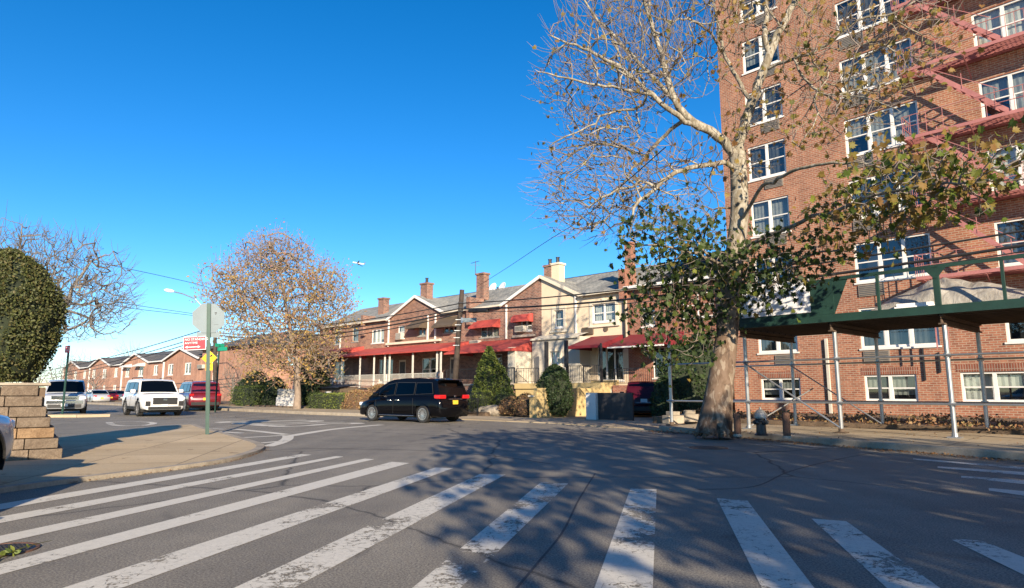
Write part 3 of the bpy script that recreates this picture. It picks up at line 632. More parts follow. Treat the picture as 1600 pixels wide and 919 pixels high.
# ---------------------------------------------------------------- the row houses
ZE = 7.15; ZR = 9.3; YR = 4.6
def house(xa, xb, label, brick, roof='shingle', peak=None, geave=None, rake='white', holes=(), lowholes=(), group='row houses of one terrace', zbase=0.1, party=True, ztop_low=None):
    t = thing('row_house', label, 'house', tuple(ROW.w(xa, 0, 0)), ROW.rz, group); L = (-xa, 0, 0); t['dx'] = -xa
    gab = None
    if peak is not None:
        gab = [(peak, ZE), (peak, 8.7), (geave, ZE)]
        if geave > peak: gab = [(peak, ZE), (geave, ZE), (peak, 8.7)]
    wall(t, 'wall', MT[brick], xa, xb, zbase, ZE, list(holes) + list(lowholes), 0.0, gab, loc=L)
    mb = MB(); mb.face([(xa, 0, zbase), (xa, 9, zbase), (xa, 9, ZE), (xa, YR, ZR), (xa, 0, ZE)]); mb.face([(xb, 0, zbase), (xb, 0, ZE), (xb, YR, ZR), (xb, 9, ZE), (xb, 9, zbase)])
    mb.face([(xb, 9, zbase), (xb, 9, ZE), (xa, 9, ZE), (xa, 9, zbase)]); mb.build('side_wall', MT[brick], t, loc=L, fix=False)
    # main roof
    e = .28; mb = MB()
    sl = (ZR - ZE) / YR
    def slab(x0, x1, y0, y1, zf, thick=.09):
        mb.face([(x0, y0, zf(y0)), (x1, y0, zf(y0)), (x1, y1, zf(y1)), (x0, y1, zf(y1))])
        mb.face([(x0, y0, zf(y0) - thick), (x0, y1, zf(y1) - thick), (x1, y1, zf(y1) - thick), (x1, y0, zf(y0) - thick)])
        mb.face([(x0, y0, zf(y0) - thick), (x1, y0, zf(y0) - thick), (x1, y0, zf(y0)), (x0, y0, zf(y0))])
    fx0, fx1 = xa, xb
    if peak is not None:
        if geave > peak: fx0 = geave
        else: fx1 = geave
    slab(fx0, fx1, -e, YR, lambda y: ZE + .1 + sl * y)
    if peak is not None:
        g0, g1 = min(peak, geave), max(peak, geave); slab(g0, g1, 0.3, YR, lambda y: ZE + .06 + sl * y)
    mb.face([(xa, YR, ZR + .1), (xb, YR, ZR + .1), (xb, 9.2, ZE), (xa, 9.2, ZE)])
    r = mb.build('roof', MT[roof], t, loc=L, fix=False)
    if peak is not None:
        s_ = 1 if geave > peak else -1; ys = (8.7 - ZE) / sl
        m2 = MB(); ge = geave + s_ * .22; zg = ZE - .22 * (8.7 - ZE) / abs(geave - peak)
        m2.face([(peak, -.2, 8.82), (ge, -.2, zg + .12), (ge, .1, zg + .12), (geave, 0.2, ZE + .14), (peak, ys + .2, 8.82)] if s_ < 0 else [(peak, -.2, 8.82), (peak, ys + .2, 8.82), (geave, .2, ZE + .14), (ge, .1, zg + .12), (ge, -.2, zg + .12)])
        m2.build('gable_roof', MT[roof], t, loc=L, fix=False)
        m3 = MB(); m3.bar((peak, -.16, 8.72), (ge, -.16, zg + .02), .10, .20); m3.build('rake_board', MT[rake], t, loc=L)
    # gutter and downspout on the flat part
    m4 = MB(); m4.box(fx0 + .02, fx1 - .02, -e - .10, -e + .02, ZE - .09, ZE + .03); m4.build('gutter', MT['trim'], t, loc=L)
    return t, L
def P0(px, py, y=0.0): return ROW.pt(px, py, y)
def rect(x0, y0, x1, y1, y=0.0):
    xa, _ = P0(x0, (y0 + y1) / 2, y); xb, _ = P0(x1, (y0 + y1) / 2, y); xm = (x0 + x1) / 2
    _, zt = P0(xm, y0, y); _, zb = P0(xm, y1, y); return (xa, xb, zb, zt)
def downspout(t, L, px, z0=2.0, z1=ZE, mat='white', y=0.0, x=None):
    if x is None: x, _ = P0(px, 520, 0)
    MB().box(x - .05, x + .05, y - .11, y - .005, z0, z1).build('downspout', MT[mat], t, loc=L)
def porch(t, L, x0, x1, mat, zfloor=1.55, depth=2.7, xs=(), zt=4.85, zf=4.12, rail='iron_white', post='iron_white', base='brick_b', val=.10, canopy=True, sides=True):
    MB().box(x0, x1, -depth, -.01, .15, zfloor - .10).build('porch_base', MT[base], t, loc=L)
    MB().box(x0 - .04, x1 + .04, -depth - .08, -.008, zfloor - .10, zfloor).build('porch_floor', MT['stone_step'], t, loc=L)
    if canopy: 
        c = awning(t, x0, x1, zt, zf, depth + .25, mat, 0.0, loc=L, name='porch_canopy', valance=val)
    for x in xs:
        mb = MB()
        for dx in (-.06, .06): mb.box(x + dx - .02, x + dx + .02, -depth + .02, -depth + .06, zfloor, zf - .05)
        for k in range(5):
            z = zfloor + .2 + k * (zf - zfloor - .4) / 4; mb.box(x - .06, x + .06, -depth + .03, -depth + .05, z - .012, z + .012)
        mb.build('porch_post', MT[post], t, loc=L)
    railing(t, [(x0, -depth + .04, 0), (x1, -depth + .04, 0)], zfloor, .98, rail, loc=L)
def door(t, L, x0, x1, z0, z1, y=0.0, mat='trim', col='blind_c'):
    d = MB().box(x0, x1, y + .02, y + .07, z0, z1).build('door', MT[mat], t, loc=L)
    MB().box(x0 + .12, x1 - .12, y + .005, y + .021, z0 + (z1 - z0) * .45, z1 - .15).build('door_pane', MT[col], d)
    MB().box(x1 - .10, x1 - .06, y - .03, y + .02, z0 + .95, z0 + 1.02).build('handle', MT['chrome'], d); return d

XB = [-34.2, -26.7, -19.75, -13.2, -6.6, 0.0, 6.4, 12.6]
# H1: leftmost, plain front with two narrow windows
h = [rect(522.5, 516.5, 531, 538.5), rect(550.5, 512, 560, 534)]; lo = [(-31.5, -29.8, 2.2, 3.9)]
t, L = house(XB[0], XB[1], 'orange brick end house with two narrow dark upstairs windows, leftmost of the terrace', 'brick_a', holes=h, lowholes=lo)
for r in h: window(t, *r, n=1, mat='blind_a', loc=L, curtain='blind_a')
window(t, *lo[0], n=2, loc=L, curtain='blind_a'); downspout(t, L, 533, 4.6)
porch(t, L, -33.8, -27.2, 'brown_awning', zfloor=1.3, xs=(-33.6, -31.2, -28.0), zt=4.55, zf=4.2, base='red_tile')
awning(t, -30.2, -26.8, 5.1, 4.65, 2.2, 'red_awning', loc=L, name='porch_canopy')
chimney(t, -27.2, -26.4, 8.0, 9.35, 1.6, 2.2, 'brick_b', 0, L)
MB().box(-26.9, -26.55, -.35, .9, 6.0, 7.75).build('party_parapet', MT['brick_b'], t, loc=L)
# H2
h = [rect(581, 514.5, 600, 536), rect(622, 509, 632, 529)]; lo = [(-24.6, -22.6, 2.0, 3.9), (-21.8, -20.9, 1.6, 3.75)]
t, L = house(XB[1], XB[2], 'brick house with white three-part window and left half of the gable', 'brick_a', peak=-19.75, geave=-23.3, holes=h, lowholes=lo)
window(t, *h[0], n=3, loc=L, hung=False, curtain='blind_b'); window(t, *h[1], n=1, loc=L, curtain='blind_b'); ac_unit(t, h[1][0] + .08, h[1][1] - .05, h[1][2] - .1, h[1][2] + .42, loc=L)
window(t, *lo[0], n=2, loc=L, curtain='blind_a'); door(t, L, *lo[1][:2], lo[1][2], lo[1][3])
porch(t, L, -26.4, -19.8, 'red_awning', xs=(-25.9, -23.3, -21.4, -20.0)); downspout(t, L, 608, 4.9)
MB().box(-23.4, -19.76, -.22, -.004, 5.02, 5.2).build('cornice', MT['trim'], t, loc=L)
# H3
h = [rect(653.5, 505, 665, 525), rect(693, 502, 716, 520)]; lo = [(-18.9, -16.9, 2.1, 3.8), (-15.6, -14.7, 1.6, 3.75)]
t, L = house(XB[2], XB[3], 'brick house with two brown scalloped awnings and the right half of the gable', 'brick_b', peak=-19.75, geave=-16.3, holes=h, lowholes=lo)
window(t, *h[0], n=2, mat='blind_a', loc=L, curtain='blind_c'); window(t, *h[1], n=3, loc=L, mat='blind_a', curtain='blind_c')
a = rect(645, 499, 668, 507); awning(t, h[0][0] - .45, h[0][1] + .35, h[0][3] + .35, h[0][3] - .35, .95, 'brown_awning', loc=L); awning(t, h[1][0] - .3, h[1][1] + .4, h[1][3] + .35, h[1][3] - .4, .95, 'brown_awning', loc=L)
window(t, *lo[0], n=2, loc=L, curtain='blind_a'); door(t, L, *lo[1][:2], lo[1][2], lo[1][3])
porch(t, L, -19.7, -13.3, 'red_awning', xs=(-19.4, -16.6, -13.9, -13.5)); downspout(t, L, 669, 5.0); downspout(t, L, 681, 4.9)
MB().box(-19.74, -16.6, -.22, -.004, 5.02, 5.2).build('cornice', MT['trim'], t, loc=L)
chimney(t, -20.0, -19.15, 8.4, 9.75, .6, 1.2, 'brick_b', 1, L)
chimney(t, -14.1, -13.3, 8.0, 9.9, 1.2, 1.75, 'brick_b', 0, L); MB().box(-13.5, -13.15, -.35, 1.1, 6.0, 8.0).build('party_parapet', MT['brick_b'], t, loc=L)
MB().tube([(-14.2, 1.2, 10.0), (-14.2, 1.2, 11.0)], .025, 6).bar((-14.7, 1.2, 10.9), (-13.8, 1.2, 10.95), .03).bar((-14.5, .9, 10.7), (-14.0, 1.5, 10.7), .02).build('antenna', MT['iron_black'], t, loc=L)
# H4
h = [rect(750.7, 508, 779.6, 527), rect(814, 501, 831, 517)]; lo = [(-12.2, -10.2, 2.1, 3.8), (-8.6, -7.7, 1.75, 3.95)]
t, L = house(XB[3], XB[4], 'dark brick house with two red window awnings and two dishes on its roof', 'brick_b', peak=-6.6, geave=-10.1, holes=h, lowholes=lo)
window(t, *h[0], n=3, loc=L, mat='blind_a', curtain='blind_a', hung=False); window(t, *h[1], n=2, loc=L, curtain='blind_c')
awning(t, h[0][0] - .5, h[0][1] + .12, h[0][3] + .38, h[0][3] - .12, .75, 'red_awning', loc=L); awning(t, h[1][0] - .35, h[1][1] + .12, h[1][3] + .45, h[1][3] + .0, .65, 'red_awning', loc=L, curved=True)
x0, x1, z0, z1 = rect(738, 532.5, 752, 541.6); ac_unit(t, x0, x1, z0, z1, loc=L); x0, x1, z0, z1 = rect(809, 509.7, 823, 519); ac_unit(t, x0, x1, z0, z1, loc=L)
MB().box(x0 - .3, x1 + .8, -.22, -.004, z0 - .35, z0 - .2).build('ledge', MT['stone_step'], t, loc=L)
window(t, *lo[0], n=2, loc=L, curtain='blind_a'); door(t, L, *lo[1][:2], lo[1][2], lo[1][3], mat='white')
porch(t, L, -13.1, -6.7, 'red_awning', zfloor=1.75, xs=(-9.4,), zt=4.75, zf=3.85, rail='iron_black', depth=2.5, post='trim')
MB().box(-7.35, -6.72, -2.4, -.012, 1.76, 4.0).build('side_screen', MT['trim'], t, loc=L); downspout(t, L, 792, 4.8)
chimney(t, -7.15, -6.56, 7.6, 9.55, .9, 1.5, 'brick_b', 1, L)
for k in range(9): pass
MB().prism_y([(-7.0, .1), (-4.9, .1), (-4.9, .1)], 0, 0) if False else None
def stairs(t, L, x0, x1, ytop, ztop, n, mat='stone_step', run=.28):
    mb = MB(); rise = ztop / n
    for k in range(n): mb.box(x0, x1, ytop - run * (k + 1), ytop - run * k - .002, .02, ztop - rise * (k + .0) - rise * .5)
    mb.build('stoop', MT[mat], t, loc=L)
    for x in (x0 + .03, x1 - .03):
        railing(t, [(x, ytop, ztop - rise * .5), (x, ytop - run * n, rise * .4)], 0, .85, 'iron_black', loc=L, name='stair_railing')
stairs(t, L, -9.0, -7.6, -2.6, 1.75, 8)
# satellite dishes: things of their own
for i, (px, py, lab) in enumerate(((771, 450, 'white satellite dish on the roof ridge, the left one of two'), (786, 449, 'white satellite dish on the roof ridge, the right one beside its twin'))):
    x, z = P0(px, py, YR); d = thing('satellite_dish', lab, 'satellite dish', tuple(ROW.w(x, YR, ZR + .08)), ROW.rz - R(8 + 6 * i), 'satellite dishes on the roof')
    zz = z - ZR - .08
    MB().tube([(0, 0, 0), (0, 0, zz - .15), (0, -.08, zz - .05)], .025, 6).build('mast', MT['galv'], d)
    mb = MB(); Mx = Matrix.Translation((0, -.12, zz)) @ Matrix.Rotation(R(68), 4, 'X'); n = 24; rings = 5; vs = []; fs = []
    for r_ in range(rings + 1):
        rr = .45 * r_ / rings
        for k in range(n): vs.append(Mx @ Vector((rr * 1.08 * math.cos(2 * math.pi * k / n), rr * math.sin(2 * math.pi * k / n), -.12 + .12 * (r_ / rings) ** 2)))
    for r_ in range(rings):
        for k in range(n): fs.append((r_ * n + k, r_ * n + (k + 1) % n, (r_ + 1) * n + (k + 1) % n, (r_ + 1) * n + k))
    o = mb.raw(vs, fs).build('reflector', MT['sign_white'], d, smooth=True, fix=False); o.modifiers.new('s', 'SOLIDIFY').thickness = .015
    MB().tube([(0, -.1, zz - .42), (0.02, -.48, zz - .12)], .014, 5).box(-.04, .06, -.56, -.46, zz - .14, zz - .04).build('feed_arm', MT['iron_black'], d)
# H5 cream stucco
h = [rect(866.5, 484.7, 881, 512), rect(926, 474, 962, 503)]
t, L = house(XB[4], XB[5], 'cream stucco house with half a gable, dark red canopy and garage below', 'stucco', peak=-6.6, geave=-3.35, holes=h, lowholes=[(-2.2, .0 - .35, 1.9, 4.0)], rake='trim')
window(t, *h[0], n=1, loc=L, curtain='blind_a'); window(t, *h[1], n=2, loc=L, curtain='blind_b')
def surround(t, L, r, w=.2, y=0.0):
    mb = MB(); a, b, c, d = r
    mb.box(a - w, a - .004, y - .06, y - .004, c - w, d + w); mb.box(b + .004, b + w, y - .06, y - .004, c - w, d + w); mb.box(a - .004, b + .004, y - .058, y - .004, d + .003, d + w)
    mb.box(a - w - .1, b + w + .1, y - .12, y - .004, c - w - .1, c - w + .0); mb.box((a + b) / 2 - .1, (a + b) / 2 + .1, y - .1, y - .061, d, d + w + .12)
    mb.build('window_surround', MT['trim'], t, loc=L)
surround(t, L, h[0]); surround(t, L, h[1])
downspout(t, L, 901, 4.5, mat='white'); downspout(t, L, 0, 4.3, x=-.18, mat='iron_black')
window(t, -2.2, -.35, 1.9, 4.0, n=3, loc=L, hung=False, curtain='blind_c')
lw = [(-5.05, -4.25, 2.9, 3.7)]
wall(t, 'bay_wall', MT['stucco_grey'], -6.55, -2.75, .1, 4.55, lw, y=-1.0, loc=L)
MB().face([(-2.75, -1, .1), (-2.75, 0, .1), (-2.75, 0, 4.55), (-2.75, -1, 4.55)]).build('bay_side', MT['stucco_grey'], t, loc=L, fix=False)
MB().face([(-6.55, -1, .1), (-6.55, -1, 4.55), (-6.55, 0, 4.55), (-6.55, 0, .1)]).build('bay_side', MT['stucco_grey'], t, loc=L, fix=False)
MB().face([(-6.6, -1.15, 4.55), (-2.7, -1.15, 4.55), (-2.7, -.01, 4.85), (-6.6, -.01, 4.85)]).face([(-6.6, -1.15, 4.45), (-2.7, -1.15, 4.45), (-2.7, -1.15, 4.55), (-6.6, -1.15, 4.55)]).build('bay_roof', MT['trim'], t, loc=L, fix=False)
window(t, *lw[0], y=-1.0, n=2, loc=L, curtain='blind_b'); surround(t, L, lw[0], .12, -1.0)
awning(t, -2.6, -.3, 4.55, 3.85, 2.3, 'darkred_awning', loc=L, name='porch_canopy', valance=.16)
for px in (853, 884): x, _ = P0(px, 550, -2.4); MB().box(x - .09, x + .09, -2.45, -2.27, 1.76, 4.2).build('porch_post', MT['iron_black'], t, loc=L)
for x in (-2.55, -.15): MB().box(x - .05, x + .05, -2.5, -2.4, 1.76, 3.9).build('porch_post', MT['iron_black'], t, loc=L)
MB().box(-6.5, -.02, -2.7, -1.01, 1.42, 1.74).build('balcony_slab', MT['stucco_yellow'], t, loc=L)
railing(t, [(-6.4, -2.6, 0), (-4.6, -2.6, 0)], 1.74, .9, 'iron_black', loc=L); railing(t, [(-3.6, -2.6, 0), (-2.6, -2.6, 0)], 1.74, .9, 'iron_white', loc=L); railing(t, [(-2.6, -2.6, 0), (-.1, -2.6, 0)], 1.74, .95, 'iron_black', loc=L)
MB().box(-6.5, -2.3, -2.6, -1.02, .03, 1.41).build('garage_wall', MT['stucco_yellow'], t, loc=L)
MB().box(-.45, -.02, -2.65, -1.02, .03, 1.41).build('garage_pier', MT['stucco_grey'], t, loc=L)
MB().box(-2.3, -.45, -.55, -.4, .03, 1.9).build('garage_door', MT['stucco_yellow'], t, loc=L)
MB().box(-2.25, -2.05, -2.75, -2.55, .03, 1.41).build('pilaster', MT['stucco_yellow'], t, loc=L)
x, z = P0(948, 604, -.6); MB().lathe([(.06, 1.3), (.12, 1.22), (.12, 1.18)], c=(x, -.7, 0), n=12).build('bulkhead_lamp', MT['sign_yellow'], t, loc=L)
for rct in ((910, 511.5, 928, 523.5),): r = rect(*rct); MB().box(r[0], r[1], -.10, -.004, r[2], r[3]).build('vent_cover', MT['brown_awning'], t, loc=L, bevel=.04)
r = rect(947, 509, 953, 514); MB().lathe([(.16, -.05), (.16, .0)], c=(r[0], -.01, r[2]), n=12, axis='y').build('wall_vent', MT['brown_awning'], t, loc=L)
chimney(t, -6.5, -5.85, 7.6, 9.6, .9, 1.5, 'stucco', 1, L)
chimney(t, -.42, .02, 7.3, 10.0, .5, 1.0, 'brick_c', 0, L); MB().box(-.35, .1, -.3, .9, 6.6, 8.35).build('party_parapet', MT['brick_c'], t, loc=L)
GW0 = P0(830, 640, -8.6)[0] + 2.6
# yellow garden wall by the pavement, steps, pier and black gate
t = thing('garden_wall', 'low yellow rendered garden wall by the pavement under the round dark shrub', 'wall', tuple(ROW.w(-2.6, -8.6)), ROW.rz)
MB().box(GW0, 3.0, -.12, .12, 0, 1.0).build('wall_face', MT['stucco_yellow'], t); MB().box(GW0 - .05, 3.05, -.17, .17, 1.0, 1.08).build('coping', MT['trim'], t)
MB().prism_y([(3.0, .02), (3.0, 1.0), (3.0, 1.42), (3.2, 1.42), (3.2, .02)], -.1, 5.9).build('return_wall', MT['stucco_yellow'], t)
t = thing('driveway_gate', 'black solid driveway gate beside a pale pier, left of the dark red car', 'gate', tuple(ROW.w(3.5, -8.2)), ROW.rz)
MB().box(.3, 2.1, -.04, .04, .04, 1.15).build('gate_panel', MT['iron_black'], t); MB().box(.28, 2.12, -.06, .06, 1.15, 1.2).build('top_rail', MT['iron_black'], t); MB().box(-.25, .28, -.2, .2, .03, 1.2).build('pier', MT['white'], t)
# H6
h = [rect(1003, 480, 1023.5, 510)]; lo = [(1.6, 4.6, 2.0, 3.7)]
t, L = house(XB[5], XB[6], 'red brick house with curved red canopy and dark roof behind the big tree', 'brick_c', 'shingle', holes=h, lowholes=lo)
window(t, *h[0], n=2, loc=L, curtain='blind_b'); window(t, *lo[0], n=4, loc=L, curtain='dark', hung=False)
window(t, 3.6, 5.4, 5.2, 6.5, n=2, loc=L, proud=.06)
awning(t, .2, 3.6, 4.5, 3.75, 2.2, 'darkred_awning', loc=L, name='porch_canopy', valance=.06)
MB().box(.15, 3.65, -2.30, -2.21, 3.60, 3.68).build('canopy_edge', MT['white'], t, loc=L)
MB().box(.1, 6.3, -1.8, -.01, .1, 1.6).build('porch_base', MT['brick_c'], t, loc=L); railing(t, [(.2, -1.7, 0), (6.2, -1.7, 0)], 1.6, .9, 'iron_black', loc=L)
MB().box(.02, 6.35, -.42, -.26, ZE - .06, ZE + .14).build('eave_board', MT['white'], t, loc=L)
t, L = house(XB[6], XB[7], 'house with black shingled roof mostly hidden behind the big tree trunk', 'brick_c', 'shingle_dark', holes=[(7.4, 8.8, 5.0, 6.5)], lowholes=[])
window(t, 7.4, 8.8, 5.0, 6.5, n=2, loc=L)
MB().face([(1.8, -.3, ZE + .16), (6.5, -.3, ZE + .16), (6.5, YR + .02, ZR + .2), (1.8, YR + .02, ZR + .2)]).build('roof_patch', MT['shingle_dark'], t, loc=L, fix=False)

# ---------------------------------------------------------------- corner house and the far terrace
CH = thing('corner_house', 'large two-storey brick corner house with grey hipped roof behind the sign poles', 'house', tuple(ROW.w(-45.7, 0)), ROW.rz)
CW = 15.6; zt = 6.35
def fw(px0, py0, px1, py1): a = rect(px0, py0, px1, py1); return (a[0] + 45.7, a[1] + 45.7, a[2], a[3])
hs_ = [fw(306, 553, 330, 571), fw(306, 583, 326, 600), fw(331, 582, 340, 602), fw(268, 564, 281, 575), fw(290, 561, 300, 575), fw(333, 553, 341, 566)]
hs_ = [q for q in hs_ if q[0] > -CW]
wall(CH, 'front_wall', MT['brick_far'], -CW, 0, .1, zt, hs_)
for q in hs_: window(CH, *q, n=2, mat='blind_a' if q[1] - q[0] > 2 else 'white', fw=.1, curtain='blind_c')
wall(CH, 'side_wall', MT['brick_far'], 0, 13, .1, zt, [(3.0, 4.2, 4.0, 5.4), (8, 9.2, 4.0, 5.4)]).rotation_euler = (0, 0, R(90))
mb = MB(); e = .6
mb.face([(-CW - e, -e, zt), (e, -e, zt), (-4, 6, zt + 2.0), (-CW + 2, 6, zt + 2.0)]); mb.face([(e, -e, zt), (e, 13.5, zt), (-4, 7, zt + 2.0), (-4, 6, zt + 2.0)])
mb.face([(-CW - e, -e, zt - .12), (e, -e, zt - .12), (e, -e, zt), (-CW - e, -e, zt)]); mb.face([(e, -e, zt - .12), (e, 13.5, zt - .12), (e, 13.5, zt), (e, -e, zt)])
mb.face([(-CW - e, -e, zt - .12), (-CW - e, 13, zt - .12), (e, 13.5, zt - .12), (e, -e, zt - .12)]); mb.face([(-CW - e, -e, zt), (-CW + 2, 6, zt + 2), (-CW - e, 13, zt)])
mb.build('roof', MT['shingle_far'], CH, fix=False)
MB().box(.5 - .5 - .14, .02, -.12, -.01, .2, zt - .1).build('downspout', MT['brown_awning'], CH)
ac = fw(312, 570, 320, 576); ac_unit(CH, ac[0], ac[1], ac[2], ac[3])
def far_house(x0, label, i, w=17.4):
    t = thing('far_terrace_house', label, 'house', tuple(ROW.w(x0, 0)), ROW.rz, 'gabled brick houses along the far block')
    ze, zp = 5.35, 6.75; g1 = 12.2
    hl = [q for q in ((1.6, 3.4, 3.4, 4.9), (7.4, 9.4, 3.4, 4.9), (13.6, 15.2, 3.5, 4.9), (2.2, 4.0, .8, 2.2), (8.3, 9.6, .8, 2.3), (13.6, 15.2, .8, 2.3)) if q[1] < w]
    wall(t, 'wall', MT['brick_far'], 0, w, .0, ze, hl, 0, [(0, ze), (g1, ze), (g1 / 2, zp)])
    MB().face([(w, 0, 0), (w, 9, 0), (w, 9, ze), (w, 0, ze)]).face([(0, 0, 0), (0, 0, ze), (0, 9, ze), (0, 9, 0)]).build('side_wall', MT['brick_far'], t, fix=False)
    for q in hl: window(t, *q, n=2, fw=.16, curtain='blind_c', hung=False)
    mb = MB(); sl = .42
    mb.face([(0, 3.2, ze + sl * 3.2), (g1, 3.2, ze + sl * 3.2), (g1, 5, ze + sl * 5), (0, 5, ze + sl * 5)]); mb.face([(g1 - .2, -.3, ze + .05), (w, -.3, ze + .05), (w, 5, ze + sl * 5), (g1 - .2, 5, ze + sl * 5)])
    mb.face([(0, 5, ze + sl * 5), (w, 5, ze + sl * 5), (w, 10, ze), (0, 10, ze)])
    mb.face([(-.1, -.3, ze - .02), (g1 / 2, -.3, zp + .08), (g1 / 2, 4, zp + .08), (-.1, 3, ze + 1)]); mb.face([(g1 / 2, -.3, zp + .08), (g1 + .1, -.3, ze - .02), (g1 + .1, 3, ze + 1), (g1 / 2, 4, zp + .08)])
    mb.build('roof', MT['shingle_far'], t, fix=False)
    MB().bar((-.1, -.32, ze - .06), (g1 / 2, -.32, zp), .12, .22).bar((g1 / 2, -.32, zp), (g1 + .1, -.32, ze - .06), .12, .22).build('rake_board', MT['white'], t)
    MB().box(g1 + .1, w, -.4, -.28, ze - .1, ze + .06).build('gutter', MT['white'], t)
    MB().box(-.02, .26, -.14, -.01, 0, ze - .1).build('downspout', MT['white'], t)
    if i == 1:
        awning(t, 1.2, 4.2, 5.3, 4.95, .8, 'white'); awning(t, 6.9, 10, 5.35, 4.95, .8, 'white')
    return t
far_house(-74.0, 'brick gabled house next to the corner house, right behind the red pickup', 0, 12.5); 
far_house(-91.4, 'brick gabled house with two flat white window canopies behind the white SUV', 1)
far_house(-108.8, 'brick gabled house left of the white SUV, with a small bare tree in front', 2)
far_house(-126.2, 'farthest brick gabled house, just right of the red parking sign pole', 3)
# ================================================================== apartment block
AP = thing('apartment_building', 'tall red brick apartment block with white windows and red fire escapes at the right', 'building', tuple(APT.w(0, 0)), APT.rz)
ZT = 24.5; XW = 40
hl = []
colA = (1.37, 3.29, 2); colB = (6.03, 8.99, 3); colC = (11.16, 14.1, 3); colD = (17.2, 19.1, 2); colE = (22, 24.9, 3)
rows = [3.08 + 2.87 * k for k in range(7)]
for z in rows:
    for c in (colA, colB, colC, colD, colE): hl.append((c[0], c[1], z, z + 1.75, c[2], z))
base = [(1.4, 3.3, .85, 1.88, 2, 0), (6.05, 8.05, .84, 1.95, 2, 0), (9.56, 11.75, .84, 2.0, 2, 0), (17, 19, .84, 1.95, 2, 0)]
hl += base
wall(AP, 'front_wall', MT['apt_brick'], 0, XW, .05, ZT, hl)
MB().face([(0, 0, .05), (0, 0, ZT), (0, 16, ZT), (0, 16, .05)]).face([(XW, 0, .05), (XW, 16, .05), (XW, 16, ZT), (XW, 0, ZT)]).face([(0, 16, .05), (0, 16, ZT), (XW, 16, ZT), (XW, 16, .05)]).build('side_wall', MT['apt_brick'], AP, fix=False)
MB().face([(0, 0, ZT), (XW, 0, ZT), (XW, 16, ZT), (0, 16, ZT)]).build('roof', MT['shingle_dark'], AP, fix=False)
MB().box(-.06, XW + .06, -.08, .2, ZT, ZT + .25).build('coping', MT['trim'], AP)
random.seed(5)
# openings sit behind real recesses; each is a part of its own
for q in hl:
    a, b, c, d, n, k = q
    window(AP, a, b, c, d, n=n, curtain=random.choice(['blind_a', 'blind_a', 'blind_c', 'blind_b', 'blind_c', 'dark']), fw=.075)
def sleeve(x0, x1, z0, z1):
    s = MB().box(x0, x1, -.05, .02, z0, z1).build('wall_sleeve', MT['sleeve'], AP); mb = MB()
    n = 6
    for i in range(n): z = z0 + .06 + i * (z1 - z0 - .12) / (n - 1); mb.box(x0 + .05, x1 - .05, -.065, -.045, z - .018, z + .018)
    mb.build('louvre', MT['blind_c'], s)
for z in rows: sleeve(6.12, 7.15, z - .62, z - .12); sleeve(2.2, 3.1, z - .60, z - .12)
for a, b, c, d, n, k in base: MB().box(a - .1, b + .1, -.012, -.002, d + .01, d + .30).build('brick_lintel', MT['apt_soldier'], AP)
MB().box(4.55, 4.66, -.12, -.01, .3, 3.6).build('standpipe', MT['ac'], AP)
MB().box(8.35, 8.40, -.08, -.01, 1.7, 3.0).box(8.9, 8.95, -.08, -.01, 2.0, 2.8).build('conduit', MT['iron_black'], AP)
# fire escape
FE = thing('fire_escape', 'dusty red iron fire escape zigzagging down the brick front', 'fire escape', tuple(APT.w(8.6, -.02)), APT.rz)
L = (-8.6, 0, 0)
px0, px1 = 8.68, 14.4; D_ = 1.12
lev = [5.72 + 2.89 * k for k in range(7)]
for i, z in enumerate(lev):
    mb = MB(); 
    mb.box(px0, px1, -D_ - .02, -D_ + .02, z - .11, z + .02); mb.box(px0, px1, -.06, -.02, z - .11, z + .02)
    mb.box(px0, px0 + .05, -D_, -.04, z - .12, z + .02); mb.box(px1 - .05, px1, -D_, -.04, z - .12, z + .02)
    k = 0; y = -D_ + .07
    while y < -.08:
        if True:
            for (u0, u1) in ((px0, px1),):
                if -D_ + .1 < y < -D_ + .62: mb.box(px0, px0 + .55, y, y + .035, z - .02, z + .01); mb.box(px0 + 2.2, px1, y, y + .035, z - .02, z + .01)
                else: mb.box(u0, u1, y, y + .035, z - .02, z + .01)
        y += .085
    pl = mb.build('platform', MT['escape_red'], FE, loc=L)
    for x in (px0 + .3, px0 + 2.3, px1 - .4): MB().bar((x, -D_, z - .14), (x, -.04, z - .75), .04).build('bracket', MT['escape_red'], pl)
    mb = MB()
    for h_ in (.45, .9): mb.bar((px0, -D_, z + h_), (px1, -D_, z + h_), .03, .02); mb.bar((px0, -D_, z + h_), (px0, -.04, z + h_), .03, .02)
    n = 20
    for j in range(n + 1):
        x = px0 + (px1 - px0) * j / n
        if j in (0, 1, 5, 10, 15, n) or x < px0 + 1.1 or x > px1 - 2.2: mb.bar((x, -D_, z), (x, -D_, z + .9), .018)
    for yy in (-.9, -.6, -.3): mb.bar((px0, yy, z), (px0, yy, z + .9), .018)
    mb.build('guard_rail', MT['escape_red'], FE, loc=L)
    if i > 0:
        zb = lev[i - 1]; xa_, xb_ = px0 + .75, px0 + 3.55; mb = MB()
        for yy in (-D_ + .12, -D_ + .60): mb.bar((xa_, yy, z - .05), (xb_, yy, zb + .03), .03, .17)
        m = 10
        for j in range(1, m):
            t_ = j / m; x = xa_ + (xb_ - xa_) * t_; zz = z - .05 + (zb - z + .08) * t_; mb.box(x - .09, x + .09, -D_ + .13, -D_ + .59, zz - .015, zz + .01)
        st = mb.build('stair', MT['escape_red'], FE, loc=L)
        mb = MB(); mb.bar((xa_ - .1, -D_ + .10, z + .1), (xb_ - .3, -D_ + .10, zb + 1.05), .025)
        for t_ in (.15, .5, .85): x = xa_ + (xb_ - xa_) * t_; zz = z + (zb - z) * t_; mb.bar((x, -D_ + .1, zz), (x, -D_ + .1, zz + .62), .02)
        mb.build('handrail', MT['escape_red'], st)
